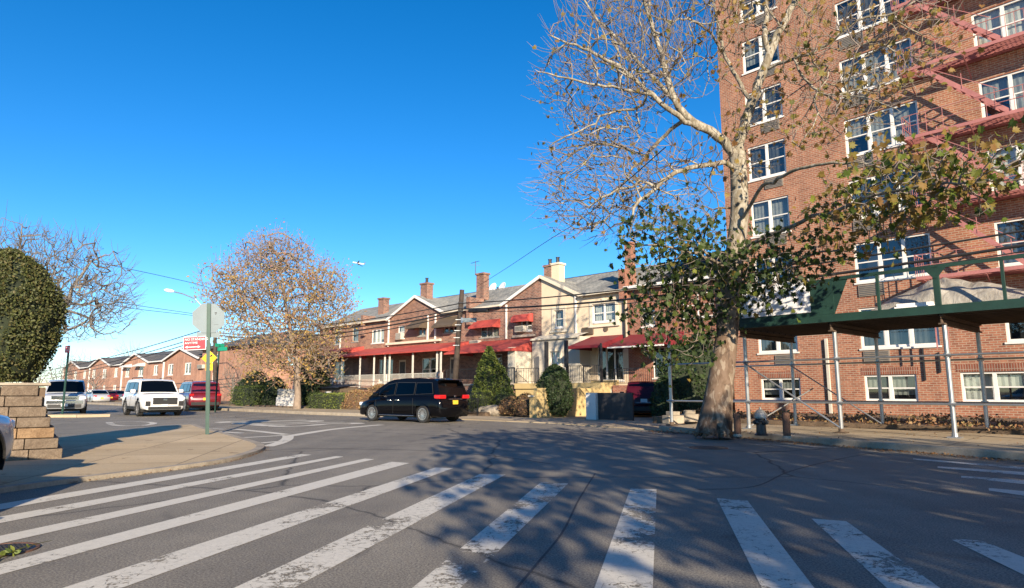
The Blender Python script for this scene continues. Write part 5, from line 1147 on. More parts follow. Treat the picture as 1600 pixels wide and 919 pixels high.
# ================================================================== vegetation
import numpy as np
class Tree:
    def __init__(s, seed): s.rng = np.random.RandomState(seed); s.pos = np.zeros((90000, 3)); s.dir = np.zeros((90000, 3)); s.par = []; s.minr = []; s.n = 0
    def node(s, p, par, mr=0.0):
        i = s.n; s.pos[i] = p; s.par.append(par); s.minr.append(mr)
        d = s.pos[i] - s.pos[par] if par >= 0 else np.array([0, 0, 1.]); l = np.linalg.norm(d); s.dir[i] = d / l if l > 1e-9 else [0, 0, 1]; s.n += 1; return i
    def path(s, pts, rs, par=-1, sub=4, wob=0.0):
        pts = [np.array(p, float) for p in pts]; last = par; ids = []
        if par >= 0: pts = [s.pos[par].copy()] + pts; rs = [rs[0]] + list(rs)
        sp = smooth_poly([tuple(p) for p in pts], sub)
        m = len(sp)
        for k, p in enumerate(sp):
            if par >= 0 and k == 0: continue
            t = k / (m - 1) * (len(rs) - 1); a = int(min(t, len(rs) - 2)); r = rs[a] + (rs[a + 1] - rs[a]) * (t - a)
            q = np.array(p) + s.rng.normal(0, wob, 3); last = s.node(q, last, r); ids.append(last)
        return ids
    def nearest(s, p):
        return int(np.argmin(((s.pos[:s.n] - p) ** 2).sum(1)))
    def attract(s, pts, step=0.35, wob=0.05, frm=0, droop=0.0):
        pts = np.array(pts); d0 = np.array([((s.pos[frm:s.n] - p) ** 2).sum(1).min() for p in pts]); pts = pts[np.argsort(d0)]
        tips = []
        for p in pts:
            v = p - s.pos[frm:s.n]; d = np.sqrt((v ** 2).sum(1)) + 1e-6; c = (v * s.dir[frm:s.n]).sum(1) / d
            i = int(np.argmin(d * (1.35 - 0.35 * c))) + frm; dd = d[i - frm]
            if dd < step * 0.25: continue
            n = max(1, int(math.ceil(dd / step))); a = s.pos[i].copy(); last = i; md = s.dir[i]
            for k in range(1, n + 1):
                t = k / n; q = a + (p - a) * t + md * dd * 0.12 * math.sin(math.pi * t) * (1 - t); q[2] -= droop * dd * math.sin(math.pi * t)
                if k < n: q = q + s.rng.normal(0, wob, 3)
                last = s.node(q, last)
            tips.append(last)
        return tips
    def spikes(s, tips, c, lo, hi, up=.35, prob=.7):
        c = np.array(c)
        for i in tips:
            if s.rng.rand() > prob: continue
            o = s.pos[i] - c; o /= np.linalg.norm(o) + 1e-6; d = s.dir[i] * .6 + o * .7 + np.array([0, 0, up]) + s.rng.normal(0, .25, 3); d /= np.linalg.norm(d)
            L = s.rng.uniform(lo, hi); a = s.pos[i].copy(); k = s.node(a + d * L * .5, i); s.node(a + d * L + s.rng.normal(0, .03, 3) + np.array([0, 0, .08 * L]), k)
    def emit(s, mb, tip=0.005, e=2.35, thin=None, cut=.022):
        n = s.n; acc = np.zeros(n); r = np.zeros(n); ch = [[] for _ in range(n)]
        for i in range(n - 1, -1, -1):
            r[i] = max(acc[i] ** (1 / e) if acc[i] > 0 else tip, s.minr[i] if s.minr[i] else 0)
            if s.minr[i]: r[i] = s.minr[i]
            if s.par[i] >= 0:
                pr = s.par[i]; acc[pr] += r[i] ** e; ch[pr].append(i)
        done = np.zeros(n, bool)
        starts = [(i, -1) for i in range(n) if s.par[i] < 0]
        while starts:
            i, pr = starts.pop(); pts = []; rs = []
            if pr >= 0: pts.append(s.pos[pr]); rs.append(min(r[i] * 1.1, r[pr]))
            j = i
            while True:
                pts.append(s.pos[j]); rs.append(r[j])
                if not ch[j]: break
                c = sorted(ch[j], key=lambda k: -(r[k] + .3 * r[k] * float(s.dir[k] @ s.dir[j]))); 
                for k in c[1:]: starts.append((k, j))
                j = c[0]
            if len(pts) > 1:
                R0 = max(rs); sides = 14 if R0 > .2 else 9 if R0 > .08 else 6 if R0 > .03 else 4 if R0 > .012 else 3
                rs[-1] *= .5; (thin if thin is not None and R0 < cut else mb).tube([Vector(p) for p in pts], [float(x) for x in rs], sides, cap=False)
        s.r = r; return mb
PLANE = [(0, 0), (.18, -.10), (.42, -.02), (.30, .14), (.52, .30), (.30, .36), (.34, .62), (.14, .52), (0, .92), (-.14, .52), (-.34, .62), (-.30, .36), (-.52, .30), (-.30, .14), (-.42, -.02), (-.18, -.10)]
OVAL = [(0, 0), (.22, .25), (.24, .55), (0, 1), (-.24, .55), (-.22, .25)]
DIAM = [(0, 0), (.32, .5), (0, 1), (-.32, .5)]
def add_leaf(mb, p, size, shape, rng, hang=0.5, fold=0.25):
    a = rng.uniform(0, 2 * math.pi); n = np.array([math.cos(a), math.sin(a), 0.0]); up = rng.normal(0, 1, 3); up[2] -= hang * 2
    up /= np.linalg.norm(up) + 1e-9; x = np.cross(up, n); x /= np.linalg.norm(x) + 1e-9; z = np.cross(x, up)
    X, U, Z = Vector(x), Vector(up), Vector(z); P = Vector(p)
    mb.face([P + X * (u * size) + U * (v * size) + Z * (abs(u) * fold * size) for u, v in shape])
def leaves(pts, n_per, size, spread, shape, seed, hang=.5, name='leaves', mat='leaf_green', parent=None, loc=None, sizevar=.35):
    rng = np.random.RandomState(seed); mb = MB()
    for p in pts:
        k = int(n_per) + (1 if rng.rand() < n_per - int(n_per) else 0)
        for _ in range(k): add_leaf(mb, np.array(p) + rng.normal(0, spread, 3), size * rng.uniform(1 - sizevar, 1 + sizevar), shape, rng, hang)
    return mb.build(name, MT[mat], parent, fix=False, loc=loc)
def in_px(region, Yc, Yr, n, rng, taper=1.0):
    """points in a soft ellipsoid; region = photograph ellipse (cx, cy, rx, ry)"""
    cx, cy, rx, ry = region; out = []
    while len(out) < n:
        u = rng.uniform(-1, 1, 3)
        if (u ** 2).sum() > 1: continue
        c = atY(cx, cy, Yc); s_ = Yc / FPX; out.append(np.array([c.x + u[0] * rx * s_, Yc + u[1] * Yr, c.z + u[2] * ry * s_]))
    return out
A3 = lambda px, py, Y: tuple(atY(px, py, Y))

# ---- the big plane tree on the right pavement
PB = G(1115, 677, .15); YT = PB.y
T = Tree(11)
t0 = T.path([(PB.x, PB.y, .1), A3(1121, 635, YT), A3(1127, 590, YT), A3(1135, 530, YT), A3(1141, 470, YT), A3(1148, 400, YT), A3(1155, 340, YT), A3(1155, 290, YT), A3(1152, 240, YT)], [.50, .40, .345, .30, .275, .26, .25, .24, .23], sub=4)
def limb(par_px, pts, rs, wob=.02, sub=4):
    p = A3(*par_px); i = T.nearest(np.array(p)); rs = [q * .68 for q in rs]; return T.path([A3(*q) for q in pts], rs, par=i, sub=sub, wob=wob)
Y = YT
lim = {}
lim['r'] = limb((1152, 240, Y), [(1162, 200, Y), (1176, 160, Y), (1192, 110, Y), (1215, 55, Y), (1240, 5, Y), (1262, -50, Y), (1285, -120, Y)], [.22, .20, .19, .17, .15, .13, .10, .07])
lim['r2'] = limb((1200, 90, Y), [(1196, 60, Y), (1196, 20, Y + .5), (1200, -30, Y + .6), (1190, -110, Y + 1)], [.12, .11, .10, .08, .05])
lim['a'] = limb((1152, 245, Y), [(1132, 222, Y - .2), (1110, 205, Y - .4), (1075, 185, Y - .6), (1058, 160, Y - .6), (1040, 115, Y - .5), (1030, 75, Y - .4), (1012, 20, Y), (1000, -40, Y)], [.20, .19, .17, .15, .13, .12, .10, .09, .06])
lim['b'] = limb((1110, 205, Y - .4), [(1070, 190, Y - .9), (1020, 150, Y - 1.2), (975, 110, Y - 1.4), (940, 88, Y - 1.5), (900, 72, Y - 1.6), (855, 55, Y - 1.6)], [.11, .10, .08, .07, .06, .045, .025])
lim['c'] = limb((1075, 185, Y - .6), [(1040, 210, Y + .2), (1010, 245, Y + .6), (990, 262, Y + .9), (965, 300, Y + 1.2), (950, 345, Y + 1.3)], [.09, .08, .07, .055, .04, .02])
lim['d'] = limb((1154, 262, Y), [(1125, 255, Y - .5), (1085, 262, Y - .9), (1050, 272, Y - 1.1), (1020, 298, Y - 1.3), (995, 318, Y - 1.4), (985, 350, Y - 1.5)], [.11, .10, .095, .085, .075, .055, .03])
lim['e'] = limb((1058, 160, Y - .6), [(1010, 110, Y - .2), (965, 62, Y + .2), (925, 20, Y + .4), (900, -30, Y + .6)], [.09, .08, .065, .05, .03])
lim['f'] = limb((1020, 150, Y - 1.2), [(970, 140, Y - 1.8), (920, 130, Y - 2.1), (870, 118, Y - 2.3), (835, 110, Y - 2.4)], [.06, .05, .04, .03, .015])
lim['g'] = limb((1010, 245, Y + .6), [(965, 228, Y + 1.2), (915, 225, Y + 1.6), (865, 235, Y + 1.9)], [.05, .045, .03, .015])
lim['h'] = limb((1176, 160, Y), [(1150, 120, Y + .8), (1130, 80, Y + 1.2), (1120, 30, Y + 1.5), (1105, -40, Y + 1.8)], [.10, .09, .07, .055, .03])
lim['i'] = limb((1130, 80, Y + 1.2), [(1105, 45, Y + .8), (1075, 30, Y + .4), (1045, 33, Y), (1010, 20, Y)], [.06, .055, .045, .035, .02])
lim['j'] = limb((1158, 350, Y), [(1185, 300, Y - 1), (1215, 280, Y - 2), (1260, 262, Y - 3), (1320, 255, Y - 3.8), (1390, 265, Y - 4.6)], [.08, .07, .06, .05, .04, .02])
lim['k'] = limb((1192, 110, Y), [(1240, 92, Y - .8), (1290, 70, Y - 1.6), (1340, 32, Y - 2.2), (1400, 20, Y - 2.6), (1460, -20, Y - 3)], [.07, .065, .05, .045, .035, .02])
lim['l'] = limb((1155, 400, Y), [(1190, 372, Y - 1.2), (1240, 352, Y - 2.4), (1300, 330, Y - 3.8), (1370, 305, Y - 5), (1450, 290, Y - 6), (1540, 285, Y - 6.8)], [.09, .08, .07, .055, .045, .03, .015])
lim['m'] = limb((1150, 440, Y), [(1120, 410, Y - .8), (1080, 395, Y - 1.4), (1040, 385, Y - 1.8), (1000, 380, Y - 2.2)], [.07, .06, .05, .04, .02])
lim['n'] = limb((1148, 455, Y), [(1185, 430, Y - 1), (1230, 415, Y - 2), (1285, 395, Y - 3), (1330, 390, Y - 3.5)], [.06, .055, .04, .03, .015])
lim['o'] = limb((1146, 470, Y), [(1110, 455, Y + .3), (1075, 460, Y + .6), (1045, 450, Y + .8), (1030, 420, Y + .9)], [.07, .06, .05, .035, .02])
lim['p'] = limb((1240, 92, Y - .8), [(1262, 130, Y - 1.6), (1300, 148, Y - 2.4), (1350, 150, Y - 3.2), (1410, 175, Y - 4)], [.05, .045, .035, .025, .015])
nskel = T.n
rng = T.rng
att = []
for reg, Yc, Yr, n in (((960, 110, 130, 125), Y - .5, 3.2, 1150), ((930, 290, 105, 85), Y, 2.6, 760), ((1060, 60, 110, 110), Y, 3, 560), ((1000, -60, 160, 80), Y, 3, 350), ((1050, 300, 90, 90), Y - .3, 2.4, 500),
                       ((1200, 0, 100, 90), Y, 2.5, 260), ((1350, 90, 140, 90), Y - 2.2, 2.4, 420), ((1180, 200, 60, 80), Y - .5, 1.5, 90), ((1300, 180, 90, 60), Y - 2.5, 1.5, 110)):
    att += in_px(reg, Yc, Yr, n, rng)
tps = T.attract(att, .45, .03); T.spikes(tps, A3(1120, 250, Y), .3, .75); n1 = T.n
bare_tips = list(range(nskel, n1))
att = []
for reg, Yc, Yr, n in (((1040, 375, 85, 55), Y - 1.4, 1.6, 190), ((1100, 450, 95, 60), Y, 1.8, 330), ((1220, 410, 100, 55), Y - 2, 1.5, 220), ((1130, 400, 60, 60), Y - .8, 1.5, 80), ((1060, 515, 75, 60), Y + .4, 1.6, 190), ((1015, 470, 50, 60), Y, 1.3, 90), ((1200, 440, 60, 30), Y - 2.2, 1.0, 60)):
    att += in_px(reg, Yc, Yr, n, rng)
T.attract(att, .3, .05, frm=0); n2 = T.n; green_nodes = list(range(n1, n2))
def to_px(q):
    z = q[2] - EYE; f = q[1] * math.cos(PIT) + z * math.sin(PIT); return 800 + FPX * q[0] / f, 459.5 - FPX * (-q[1] * math.sin(PIT) + z * math.cos(PIT)) / f
green_nodes = [i for i in green_nodes if not (1192 < to_px(T.pos[i])[0] < 1290 and to_px(T.pos[i])[1] > 466)]
att = []
for reg, Yc, Yr, n in (((1420, 285, 135, 60), Y - 5, 1.6, 360), ((1540, 262, 90, 45), Y - 6.5, 1.3, 150), ((1330, 350, 90, 55), Y - 4, 1.3, 190), ((1480, 330, 60, 30), Y - 5.6, 1, 70)):
    att += in_px(reg, Yc, Yr, n, rng)
T.attract(att, .28, .04); n3 = T.n; right_nodes = list(range(n2, n3))
PT_ = thing('plane_tree', 'big mottled plane tree with half-bare crown in the right pavement before the brick block', 'tree', tuple(PB))
LO = tuple(-PB)
mb = MB(); tw = MB(); T.emit(mb, .0066, 2.55, tw); tw.build('twigs', MT['twig'], PT_, smooth=True, fix=False, loc=LO)
# root flare
tr = mb.build('trunk_and_limbs', MT['plane_bark'], PT_, smooth=True, fix=False, loc=LO)
mb = MB()
for k in range(7):
    a = k * 2 * math.pi / 7 + .3; mb.tube([(PB.x + math.cos(a) * .24, PB.y + math.sin(a) * .24, .45), (PB.x + math.cos(a) * .36, PB.y + math.sin(a) * .36, .2), (PB.x + math.cos(a) * .50, PB.y + math.sin(a) * .50, .06)], [.10, .10, .04], 8)
mb.build('root_flare', MT['plane_bark'], PT_, smooth=True, fix=False, loc=LO)
P = T.pos
sel = rng.choice(bare_tips, 620, replace=False)
leaves([P[i] for i in sel], 1.0, .125, .08, PLANE, 1, .9, 'dry_leaves', 'leaf_yellow', PT_, LO)
def near_right(i): q = P[i]; return q[0] / q[1] > .33
sel = [i for i in bare_tips if near_right(i)]; sel = [i for i in sel if rng.rand() < .34]
leaves([P[i] for i in sel], 1.2, .15, .15, PLANE, 2, .7, 'yellow_leaves', 'leaf_yellow', PT_, LO)
leaves([P[i] for i in green_nodes], 1.6, .15, .24, PLANE, 3, .5, 'shaded_leaves', 'leaf_shaded', PT_, LO)
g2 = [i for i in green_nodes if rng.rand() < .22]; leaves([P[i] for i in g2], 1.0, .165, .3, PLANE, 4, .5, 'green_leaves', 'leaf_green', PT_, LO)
leaves([P[i] for i in right_nodes], .80, .15, .13, PLANE, 5, .5, 'green_leaves', 'leaf_green', PT_, LO)
r2 = [i for i in right_nodes if rng.rand() < .35]; leaves([P[i] for i in r2], 1.0, .165, .2, PLANE, 6, .5, 'yellow_leaves', 'leaf_yellow', PT_, LO)

def tree(name, label, base, trunk_top, r0, regs, tipr, bark, leafspec=None, seed=1, step=.4, group=None, limbs=5, lean=(0, 0), twigs='branches'):
    t = thing(name, label, 'tree', tuple(base), 0, group); T = Tree(seed); b = Vector(base); L = tuple(-b)
    tt = Vector(trunk_top); ids = T.path([tuple(b - Vector((0, 0, .1))), tuple(b.lerp(tt, .33) + Vector((.04, 0, 0))), tuple(b.lerp(tt, .66) - Vector((.03, 0, 0))), tuple(tt)], [r0 * 1.35, r0, r0 * .9, r0 * .8], sub=3)
    att = []
    for reg, Yc, Yr, n in regs: att += in_px(reg, Yc, Yr, n, T.rng)
    allp = np.array(att); 
    # main limbs reach for the spread of the crown first
    top = ids[-1]; ext = allp[np.argsort(-np.linalg.norm(allp - np.array(tt), axis=1))][: max(limbs * 12, 30)]
    chosen = []
    for p in ext[T.rng.permutation(len(ext))]:
        if all(np.linalg.norm(p - q) > np.linalg.norm(allp.std(0)) * .9 for q in chosen): chosen.append(p)
        if len(chosen) >= limbs: break
    for p in chosen:
        a = np.array(tt); m1 = a + (p - a) * .35; m1[2] += np.linalg.norm(p - a) * .06; m2 = a + (p - a) * .7; m2[2] += np.linalg.norm(p - a) * .05
        k = ids[-1] if T.rng.rand() < .6 else ids[-2]; rr = r0 * .55
        T.path([m1 + T.rng.normal(0, .15, 3), m2 + T.rng.normal(0, .2, 3), p], [rr, rr * .6, rr * .35, rr * .12], par=k, sub=4, wob=.04)
    ns = T.n
    tps = T.attract(att, step, step * .08); T.spikes(tps, tuple(tt), step * .7, step * 1.7)
    mb = MB(); T.emit(mb, tipr, 2.5); mb.build('trunk_and_limbs', MT[bark], t, smooth=True, fix=False, loc=L)
    if leafspec:
        for (nm, mat, frac, per, size, spread, shape, zmax) in leafspec:
            sel = [T.pos[i] for i in range(ns, T.n) if T.rng.rand() < frac and (zmax is None or (T.pos[i][2] < zmax if zmax > 0 else T.pos[i][2] > -zmax))]
            leaves(sel, per, size, spread, shape, seed + 5, .4, nm, mat, t, L)
    return t, T
# ---- the autumn tree in the middle
b = ROW.w(P0(464, 630, -10.3)[0], -10.3, .13); Yb = b.y
tree('autumn_tree', 'round-crowned autumn tree with fine pinkish twigs and thin yellow leaves on the far pavement', b, A3(466, 575, Yb), .21,
     [((440, 480, 112, 100), Yb, 4.2, 1900), ((430, 398, 60, 34), Yb, 2.5, 600), ((500, 480, 62, 80), Yb, 2.8, 600), ((375, 450, 62, 60), Yb, 2.8, 500), ((450, 565, 85, 38), Yb, 2.8, 500)], .011, 'bark_grey',
     [('autumn_leaves', 'leaf_autumn', .55, 1.1, .145, .18, OVAL, None), ('golden_leaves', 'leaf_gold', .50, 1.2, .16, .2, OVAL, 9.5)], 21, .5, limbs=9)
# ---- bare tree behind the topiary
tree('bare_tree', 'leafless wide tree rising behind the clipped evergreen at the left edge', (atY(40, 620, 31).x, 31, 0), A3(48, 560, 31), .24,
     [((85, 450, 115, 95), 31, 3.5, 1500), ((150, 480, 52, 55), 31, 2.4, 420), ((20, 400, 90, 60), 31, 3, 350)], .009, 'bark_far', None, 31, .5, limbs=8)
for i, (px, py, rx, ry, Yd, n) in enumerate(((148, 600, 22, 22, 78, 260), (365, 600, 22, 22, 60, 260), (120, 575, 34, 22, 120, 420), (205, 552, 30, 15, 135, 200), (92, 590, 26, 20, 110, 260), (60, 585, 30, 28, 100, 300), (395, 530, 40, 25, 90, 260))):
    bx = atY(px, 612, Yd)
    tree('small_bare_tree', ['small bare tree before the third far house, left of the white suv', 'thin bare sapling against the side wall of the corner house', 'grey bare tree behind the far terrace beside the parking sign pole', 'bare treetop showing above the far roofs between two gables', 'low grey bare tree far off, directly left of the parking sign pole', 'grey bare tree far away behind the silver suv', 'bare tree behind the roof of the corner house'][i],
         (bx.x, Yd, 0), tuple(atY(px, min(605, py + ry), Yd)), .12, [((px, py, rx, ry), Yd, rx * Yd / FPX * .7, n)], .012, 'bark_far', None, 40 + i, .9, limbs=5, group='bare trees in the distance')
b = ROW.w(P0(515, 600, 3)[0], 6.5, .2)
tree('yellow_tree', 'yellow-green leafy tree behind the left end of the brick terrace', b, tuple(atY(512, 580, b.y)), .15, [((508, 560, 34, 42), b.y, 2.2, 420)], .01, 'bark_grey', [('leaves', 'leaf_yellow', .9, 3.0, .2, .3, OVAL, None), ('leaves', 'shrub_leaf', .5, 2.0, .2, .3, OVAL, None)], 61, .6, limbs=5)
# ---- street trees behind the viewer whose shade falls across the junction
def shade_tree(x, y, h, rad, seed, label, n=1500, leaf=1.6, size=.2):
    t = thing('street_tree', label, 'tree', (x, y, .1), 0, 'street trees behind the viewer'); T = Tree(seed); L = (-x, -y, -.1)
    ids = T.path([(x, y, 0), (x + .1, y, h * .15), (x, y + .1, h * .32)], [.4, .32, .28], sub=3)
    att = []
    while len(att) < n:
        u = T.rng.uniform(-1, 1, 3)
        if (u ** 2).sum() <= 1 and T.rng.rand() < .35 + .65 * (mn.noise(Vector(u * 2.2 + seed)) > -.08): att.append(np.array([x + u[0] * rad, y + u[1] * rad, h * .62 + u[2] * h * .40]))
    for k in range(7):
        p = att[k * 7]; a = T.pos[ids[-1]]; T.path([a + (p - a) * .4 + T.rng.normal(0, .3, 3), p], [.14, .08, .03], par=ids[-1], sub=4, wob=.05)
    ns = T.n; T.attract(att, .5, .07); mb = MB(); T.emit(mb, .008, 2.4); mb.build('trunk_and_limbs', MT['bark_grey'], t, smooth=True, fix=False, loc=L)
    leaves([T.pos[i] for i in range(ns, T.n)], leaf, size, .2, PLANE, seed, .4, 'leaves', 'leaf_green', t, L)
shade_tree(8.0, -10.5, 11.0, 5.2, 71, 'leafy street tree behind the viewer on the right pavement, the nearest one', 2000, 2.0, .26)
shade_tree(12.5, -16.5, 12.0, 5.5, 72, 'taller leafy street tree further behind the viewer on the right pavement', 2000, 1.9, .26)

# ---- hedges and shrubs
def bush(name, label, cat, base, rx, ry, h, n, size, mat, shape='dome', core='core', rz=0.0, group=None, seed=1, shape_pts=OVAL, rough=.12, z0=0.0, hang=.0):
    t = thing(name, label, cat, tuple(base), rz, group); rng = np.random.RandomState(seed)
    def surf(u, v, k=1.0):               # u around, v 0..1 height
        if shape == 'box':
            c, s_ = math.cos(u), math.sin(u); m = max(abs(c), abs(s_)); m = m ** .8; x, y = c / m, s_ / m; prof = 1.0 if v < .85 else 1 - (v - .85) * 1.2
        elif shape == 'cone': x, y = math.cos(u), math.sin(u); prof = (1 - v) ** .7 * (.55 + .6 * min(1, v * 5)) if v < 1 else 0; prof = min(1, prof + .04)
        elif shape == 'egg': x, y = math.cos(u), math.sin(u); prof = (max(0, math.sin(math.pi * (.13 + .87 * v))) ** .55) if v < .55 else max(0, math.cos((v - .50) / .5 * math.pi / 2)) ** .62
        else: x, y = math.cos(u), math.sin(u); prof = math.sqrt(max(0, 1 - v ** 2.2)) * (.86 + .14 * min(1, v * 4))
        nz = 1 + rough * 1.6 * mn.noise(Vector((x * 1.7 + seed, y * 1.7, v * h * 1.3)))
        return Vector((x * rx * prof * nz * k, y * ry * prof * nz * k, z0 + v * h * (.97 + .06 * nz) * (1 if k == 1 else .97)))
    nu, nv = 28, 12; vs = []; fs = []
    for j in range(nv + 1):
        for i in range(nu): vs.append(surf(2 * math.pi * i / nu, j / nv, .90))
    for j in range(nv):
        for i in range(nu): fs.append((j * nu + i, j * nu + (i + 1) % nu, (j + 1) * nu + (i + 1) % nu, (j + 1) * nu + i))
    fs.append(tuple(nv * nu + i for i in range(nu))); fs.append(tuple(reversed(range(nu))))
    MB().raw(vs, fs).build('inner_mass', MT[core], t, smooth=True, fix=False)
    mb = MB()
    for _ in range(n):
        u = rng.uniform(0, 2 * math.pi); v = rng.rand() ** (.9 if shape != 'box' else 1)
        if mn.noise(Vector((math.cos(u) * 3.3 * rx, math.sin(u) * 3.3 * ry, v * h * 3.3 + seed))) < -.22 and rng.rand() < .8: continue
        if shape == 'box' and rng.rand() < .35: q = surf(u, 1.0); q = Vector((q.x * rng.uniform(0, 1) ** .5, q.y * rng.uniform(0, 1) ** .5, q.z))
        elif shape == 'dome' and rng.rand() < .25: q = surf(u, .9 + .1 * rng.rand())
        else: q = surf(u, v)
        q = q * 1.0; k = rng.uniform(.88, 1.04) if rng.rand() > .04 else rng.uniform(1.02, 1.10); q = Vector((q.x * k, q.y * k, q.z + rng.normal(0, size * .3)))
        add_leaf(mb, tuple(q), size * rng.uniform(.6, 1.3), shape_pts, rng, hang, .2)
    mb.build('foliage', MT[mat], t, fix=False); return t
# topiary on the block wall
PW = Frame(-8.12, 12.15, 37)
hz = 1.44
bush('clipped_evergreen', 'large clipped egg-shaped evergreen on top of the block wall at the left edge', 'topiary', (atY(4, 500, 12.7).x, 12.7, hz), .95, .92, 2.5, 30000, .055, 'hedge_leaf', 'egg', seed=3, shape_pts=DIAM, rough=.06)
WB = thing('block_retaining_wall', 'battered retaining wall of rough grey and tan blocks under the clipped evergreen', 'wall', tuple(PW.w(0, 0, .05)), PW.rz)
random.seed(9)
nc = 7
for k in range(nc):
    z0 = k * .187; mb = MB(); mb2 = MB(); xoff = -.074 * k; x = xoff
    first = True
    while x > -5.2:
        w = random.choice([.36, .55, .55, .50]) if not first else random.choice([.55, .50]); first = False
        tgt = mb2 if k == 2 else mb
        for (a, b_) in ((x - w + .006, x - .006),):
            d = random.uniform(-.012, .012); tgt.box(a, b_, .035 * k + d, .035 * k + .3, z0 + .005, z0 + .18)
        x -= w
    y = .035 * k + .3
    while y < 3.5: tgt = mb2 if k == 2 else mb; tgt.box(xoff - .3, xoff + random.uniform(-.01, .01), y + .004, y + .41, z0 + .005, z0 + .18); y += .42
    for m_, mm in ((mb, 'block'), (mb2, 'block_tan')):
        if m_.v: m_.build('block_course', MT[mm], WB, bevel=.012)
mb = MB().box(-5.2, -.34, .28, 3.5, 0, nc * .187 - .03).build('fill', MT['soil'], WB)
MB().box(-5.3, -.27, .22, 3.5, nc * .187 + .0, nc * .187 + .05).build('cap', MT['kerb'], WB, bevel=.01)
def rowpt(px, yoff, z=.2): x, _ = P0(px, 620, yoff); return ROW.w(x, yoff, z)
HB = [  # name, label, px, yoff, rx, ry, h, n, size, mat, shape, core
 ('hedge', 'long low clipped green hedge at the left end of the far pavement', 392, -8.0, 2.2, .9, 1.45, 5200, .11, 'shrub_leaf', 'box', 'core'),
 ('shrub', 'tall dark leafy shrub rising behind the long low hedge', 398, -6.4, 2.0, 1.4, 2.7, 5200, .14, 'shrub_dark', 'dome', 'core'),
 ('shrub', 'dark bushy shrub between the low hedge and the white garden wall', 430, -7.2, 1.5, 1.1, 2.1, 3600, .13, 'shrub_dark', 'dome', 'core'),
 ('evergreen_shrub', 'very tall dark evergreen directly behind the trunk of the autumn tree', 488, -6.0, 1.3, 1.3, 3.9, 5200, .14, 'shrub_dark', 'egg', 'core'),
 ('hedge', 'short trimmed hedge right of the autumn tree trunk', 506, -8.3, 1.3, .7, .95, 2600, .09, 'shrub_leaf', 'box', 'core'),
 ('hedge', 'lighter green trimmed hedge in front of the leftmost porch', 531, -8.3, 1.2, .7, .95, 2400, .09, 'shrub_lime', 'box', 'core'),
 ('shrub', 'dry reddish-brown shrub left of the black minivan', 557, -8.2, 1.2, .8, 1.15, 2600, .10, 'shrub_brown', 'dome', 'core_brown'),
 ('shrub', 'yellowish dry shrub under the long red canopy', 594, -7.0, 1.5, .8, 1.5, 2600, .10, 'shrub_brown', 'dome', 'core_brown'),
 ('shrub', 'low brown shrub just before the nose of the black minivan', 577, -8.3, .9, .7, .95, 1800, .10, 'shrub_brown', 'dome', 'core_brown'),
 ('evergreen_shrub', 'tall ragged yellow-green evergreen right of the utility pole', 764, -6.0, 1.05, 1.05, 3.5, 6500, .12, 'shrub_lime', 'cone', 'core'),
 ('evergreen_shrub', 'dark green bushy evergreen hugging the tall yellow-green one', 775, -5.4, 1.1, 1.0, 2.6, 4500, .12, 'shrub_leaf', 'dome', 'core'),
 ('hedge', 'small square clipped bright hedge right of the black minivan', 752, -8.0, .55, .5, 1.1, 1500, .08, 'shrub_lime', 'box', 'core'),
 ('evergreen_shrub', 'round dark evergreen behind the yellow garden wall', 867, -7.2, .85, .85, 2.35, 6500, .10, 'shrub_dark', 'egg', 'core'),
 ('shrub', 'brown dying shrub at the foot of the stoop', 800, -7.6, .9, .7, .8, 1500, .10, 'shrub_brown', 'dome', 'core_brown'),
 ('shrub', 'straggly brown shrub between the stoop and the yellow garden wall', 822, -8.0, .8, .6, .95, 1500, .10, 'shrub_brown', 'dome', 'core_brown'),
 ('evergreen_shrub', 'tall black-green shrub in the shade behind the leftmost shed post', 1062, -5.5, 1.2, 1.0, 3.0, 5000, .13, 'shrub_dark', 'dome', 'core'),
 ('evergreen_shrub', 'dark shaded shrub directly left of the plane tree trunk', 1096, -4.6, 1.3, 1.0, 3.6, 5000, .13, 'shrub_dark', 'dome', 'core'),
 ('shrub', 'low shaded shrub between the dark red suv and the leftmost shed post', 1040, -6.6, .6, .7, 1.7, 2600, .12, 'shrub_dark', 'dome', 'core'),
 ('shrub', 'small dark shrub left of the stoop steps', 790, -6.6, .9, .7, 1.2, 1600, .10, 'shrub_leaf', 'dome', 'core')]
for i, (nm, lb, px, yo, rx, ry, h_, n, sz, mt, shp, cr) in enumerate(HB):
    bush(nm, lb, 'hedge' if nm == 'hedge' else 'shrub', tuple(rowpt(px, yo, .12)), rx, ry, h_, n, sz, mt, shp, cr, ROW.rz, seed=50 + i, rough=.16 if shp != 'box' else .05)
# spiky plant
t = thing('yucca', 'small spiky yucca beside the rear bumper of the black minivan', 'plant', tuple(rowpt(746, -8.6, .15))); mb = MB(); rr = np.random.RandomState(4)
for k in range(70):
    a = rr.uniform(0, 6.28); el = rr.uniform(.2, 1.4); d = Vector((math.cos(a) * math.cos(el), math.sin(a) * math.cos(el), math.sin(el))); s_ = d.cross(Vector((0, 0, 1))).normalized() * .022; L_ = rr.uniform(.45, .8); mb.face([-s_, s_, d * L_ * .6 + s_ * .9, d * L_, d * L_ * .6 - s_ * .9])
mb.build('leaves', MT['shrub_leaf'], t, fix=False)
